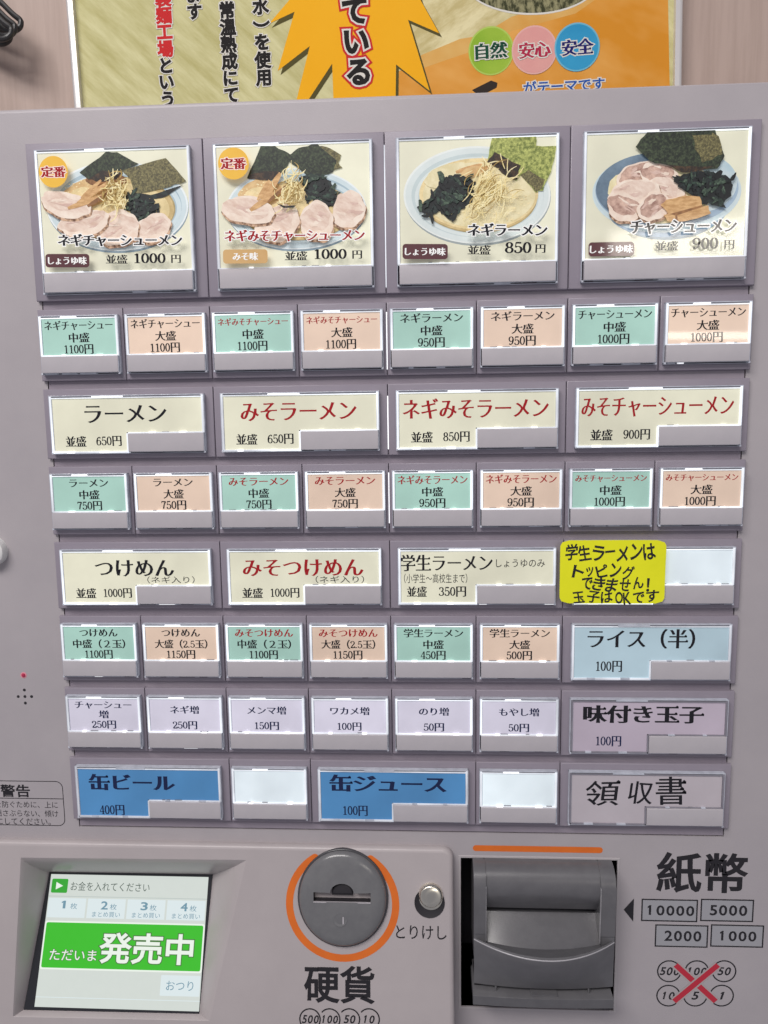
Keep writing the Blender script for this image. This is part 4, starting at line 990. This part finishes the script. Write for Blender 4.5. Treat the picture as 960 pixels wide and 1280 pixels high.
pblk = mat('poster_black', (0.016, .014, .014), .75, spec=.2); pwht = mat('poster_white', (0.72, .70, .64), .75, spec=.2); pred = mat('poster_red', rgb(200, 44, 46), .75, spec=.2)
pwood = mat('poster_line_orange', rgb(186, 104, 30), .75, spec=.2)
pg = [mat('poster_green', rgb(134, 176, 48), .75, spec=.2, c2=rgb(168, 198, 74), scale=8, lo=.35, hi=.65), mat('poster_pink', rgb(214, 142, 142), .75, spec=.2, c2=rgb(226, 168, 160), scale=8, lo=.35, hi=.65), mat('poster_blue', rgb(34, 134, 184), .75, spec=.2, c2=rgb(60, 160, 204), scale=8, lo=.35, hi=.65)]
pge = [mat('poster_pale_green', rgb(176, 204, 96), .75, spec=.2), mat('poster_pale_pink', rgb(226, 176, 168), .75, spec=.2), mat('poster_pale_blue', rgb(110, 182, 206), .75, spec=.2)]
pgt = [mat('poster_dark_green', rgb(20, 74, 52), .75, spec=.2), mat('poster_crimson', rgb(176, 44, 74), .75, spec=.2), mat('poster_navy', rgb(30, 28, 104), .75, spec=.2)]
pbl = mat('poster_royal_blue', rgb(38, 86, 168), .75, spec=.2)
b = MB(); z = zf_-1
def pp(pts, m, dz): b.tris(fill([[runrot(*p) for p in pts]]), 0, 0, 1, 1, z+dz, m, rf)
b.poly(rect(L0-.5, R0+.5, BOTY-.5, TOPY+.5), z, fur, rf)
pp([(490, -120), (700, -120), (700, 40), (500, 130)], furp, .05)
pp([(480, 96), (527, 77), (575, 58), (600, 52), (640, 30), (720, 8), (760, -30), (835, -30), (840, 240), (480, 240)], porange, .10)
pp([(505, 90), (527, 68), (575, 48), (600, 44), (640, 20), (720, -4), (760, -40), (835, -40), (835, -20), (760, -12), (720, 16), (640, 38), (600, 60), (527, 85)], mat('poster_blend', rgb(222, 178, 104), .75, c2=rgb(212, 150, 62), scale=9, spec=.2), .11)
pp([(690, 60), (760, 20), (835, 30), (838, 160), (690, 160)], porange, .12)
pp([(590, 112), (614, 100), (622, 103), (621, 109), (600, 120)], pdk, .16)
BS = [(385, -60), (366, -6), (336, 29), (368, 14), (347, 88), (387, 57), (371, 122), (362, 160), (415, 79), (418, 160), (494, 160), (495, 80), (537, 113), (510, 24), (549, 41), (526, 0), (505, -60)]
pp([(x+3.5, y+5) for x, y in BS], pshade, .20); pp(BS, pyel, .25)
e_ = [(664+88*math.cos(a), -30+48*math.sin(a)) for a in [2*math.pi*i/50 for i in range(50)]]; pp(e_, pwht, .20)
e_ = [(664+86*math.cos(a), -30+45.5*math.sin(a)) for a in [2*math.pi*i/50 for i in range(50)]]; pp(e_, pphoto, .25)
for k, (px, py, s) in enumerate(((614, 63, '自然'), (668, 62, '安心'), (721.5, 58.5, '安全'))):
    x, y = runrot(px, py); r_ = runrot(px+28.5, py)[0]-x
    b.poly(ell(x, y, r_, r_*1.02, 40), z+.3+.15*k, pge[k], rf); b.poly(ell(x, y, r_*.93, r_*.95, 40), z+.35+.15*k, pg[k], rf)
    text(b, s, x+(.3 if k else 0), y, 1, r_*1.33, z+.85, pgt[k], 'minchob', rf, boxh=r_*.66, out=[('minchox', pwht, -.1)], rot=.02)
x, y = runrot(705, 106.5); wd = runrot(757, 104)[0]-runrot(656, 104)[0]
text(b, 'がテーマです', x, y, 1, wd, z+.5, pbl, 'bold', rf, boxh=14*(wd/101), out=[('heavyx', pwht, -.1)])
def vtext(s, px, y0, step, size, mats, style='heavy', outs=(('heavyx', pwht, -.1),), z_=.5):
    for i, ch in enumerate(s):
        if ch == ' ': continue
        x, y = runrot(px[0]+(px[1]-px[0])*i/max(1, len(s)-1), y0+i*step); k = runrot(480+size, 60)[0]-runrot(480, 60)[0]
        ma = mats[i] if isinstance(mats, list) else mats
        r90 = ch in '（）'
        V0, _ = glyphs(ch, 'sans'); x0, x1, yy0, yy1 = ink(V0)
        for st2, mt, dz in list(outs)+[(style, ma, 0)]:
            V, F = glyphs(ch, st2); mx, my = (x0+x1)/2, (yy0+yy1)/2
            jit(b, V, F, mx, my, 0, x, y, k, k, z+z_+dz, mt, rf, -math.pi/2 if r90 else 0)
vtext('水）を使用', (325.5, 329), 7, 22.5, 20.5, pblk)
vtext('常温熟成にてう', (283.5, 290), 12, 21.3, 20.5, pblk)
vtext('ます', (241, 243), -7, 21, 20, pblk)
vtext('製麺工場といううどん', (203.5, 212), -2.5, 21, 20.5, [pred]*4+[pblk]*6)
vtext('ている', (443, 448), 14, 38, 35, pblk, 'heavy', (('heavyxx', pred, -.2), ('heavyx', pwht, -.1)), .7)
b.build('print', PO)

# ================================================================== black cable looped on a hook, upper left of the wall
cab_m = mat('black_cable', (0.016, .015, .016), .45, coat=.2)
b = MB()
def tube(pts, r, n=10):
    vs = []; fs = []
    P = [Vector(p) for p in pts]
    for i, p in enumerate(P):
        t = (P[min(i+1, len(P)-1)]-P[max(i-1, 0)]).normalized(); u = t.cross(Vector((0.2, .3, 1))).normalized(); v = t.cross(u)
        for k in range(n): a = 2*math.pi*k/n; vs.append(tuple(p+u*r*math.cos(a)+v*r*math.sin(a)))
    for i in range(len(P)-1):
        for k in range(n): fs.append((i*n+k, i*n+(k+1) % n, (i+1)*n+(k+1) % n, (i+1)*n+k))
    b.add(vs, fs, cab_m)
for k, (tx, ty, up, zz) in enumerate(((25.5, 26, 9, 24), (18, 32, 15, 30), (12, 42, 22, 22), (13.5, 36, 20, 36))):
    pts = []
    t0 = Vector(at(tx, ty, ZW+zz)); bk = Vector(at(tx-78, ty-38, ZW+zz)); bk2 = Vector(at(tx-75, ty-10, ZW+zz-6))
    c1 = t0+Vector((2, 2, 0))
    A = [bk, (bk+t0)/2+Vector((0, 9, 2)), t0+Vector((-5, 4.5, 1)), t0, t0+Vector((-1.5, -5, 0)), t0+Vector((-9, -7, 0)), (bk2+t0)/2+Vector((0, -6, -2)), bk2]
    for i in range(len(A)-1):       # Catmull-Rom
        p0_, p1_, p2_, p3_ = A[max(i-1, 0)], A[i], A[i+1], A[min(i+2, len(A)-1)]
        for j in range(8):
            t = j/8; pts.append(.5*((2*p1_)+(p2_-p0_)*t+(2*p0_-5*p1_+4*p2_-p3_)*t*t+(3*p1_-p0_-3*p2_+p3_)*t**3))
    tube(pts+[A[-1]], 2.2)
hk = at(-60, 8, ZW); b.box(hk[0]-4, hk[0]+4, hk[1]-4, hk[1]+6, ZW, ZW+34, cab_m)
tag(b.build('cable', None, smooth=True), 'coiled black cable hanging on the pale wood wall', 'cable')
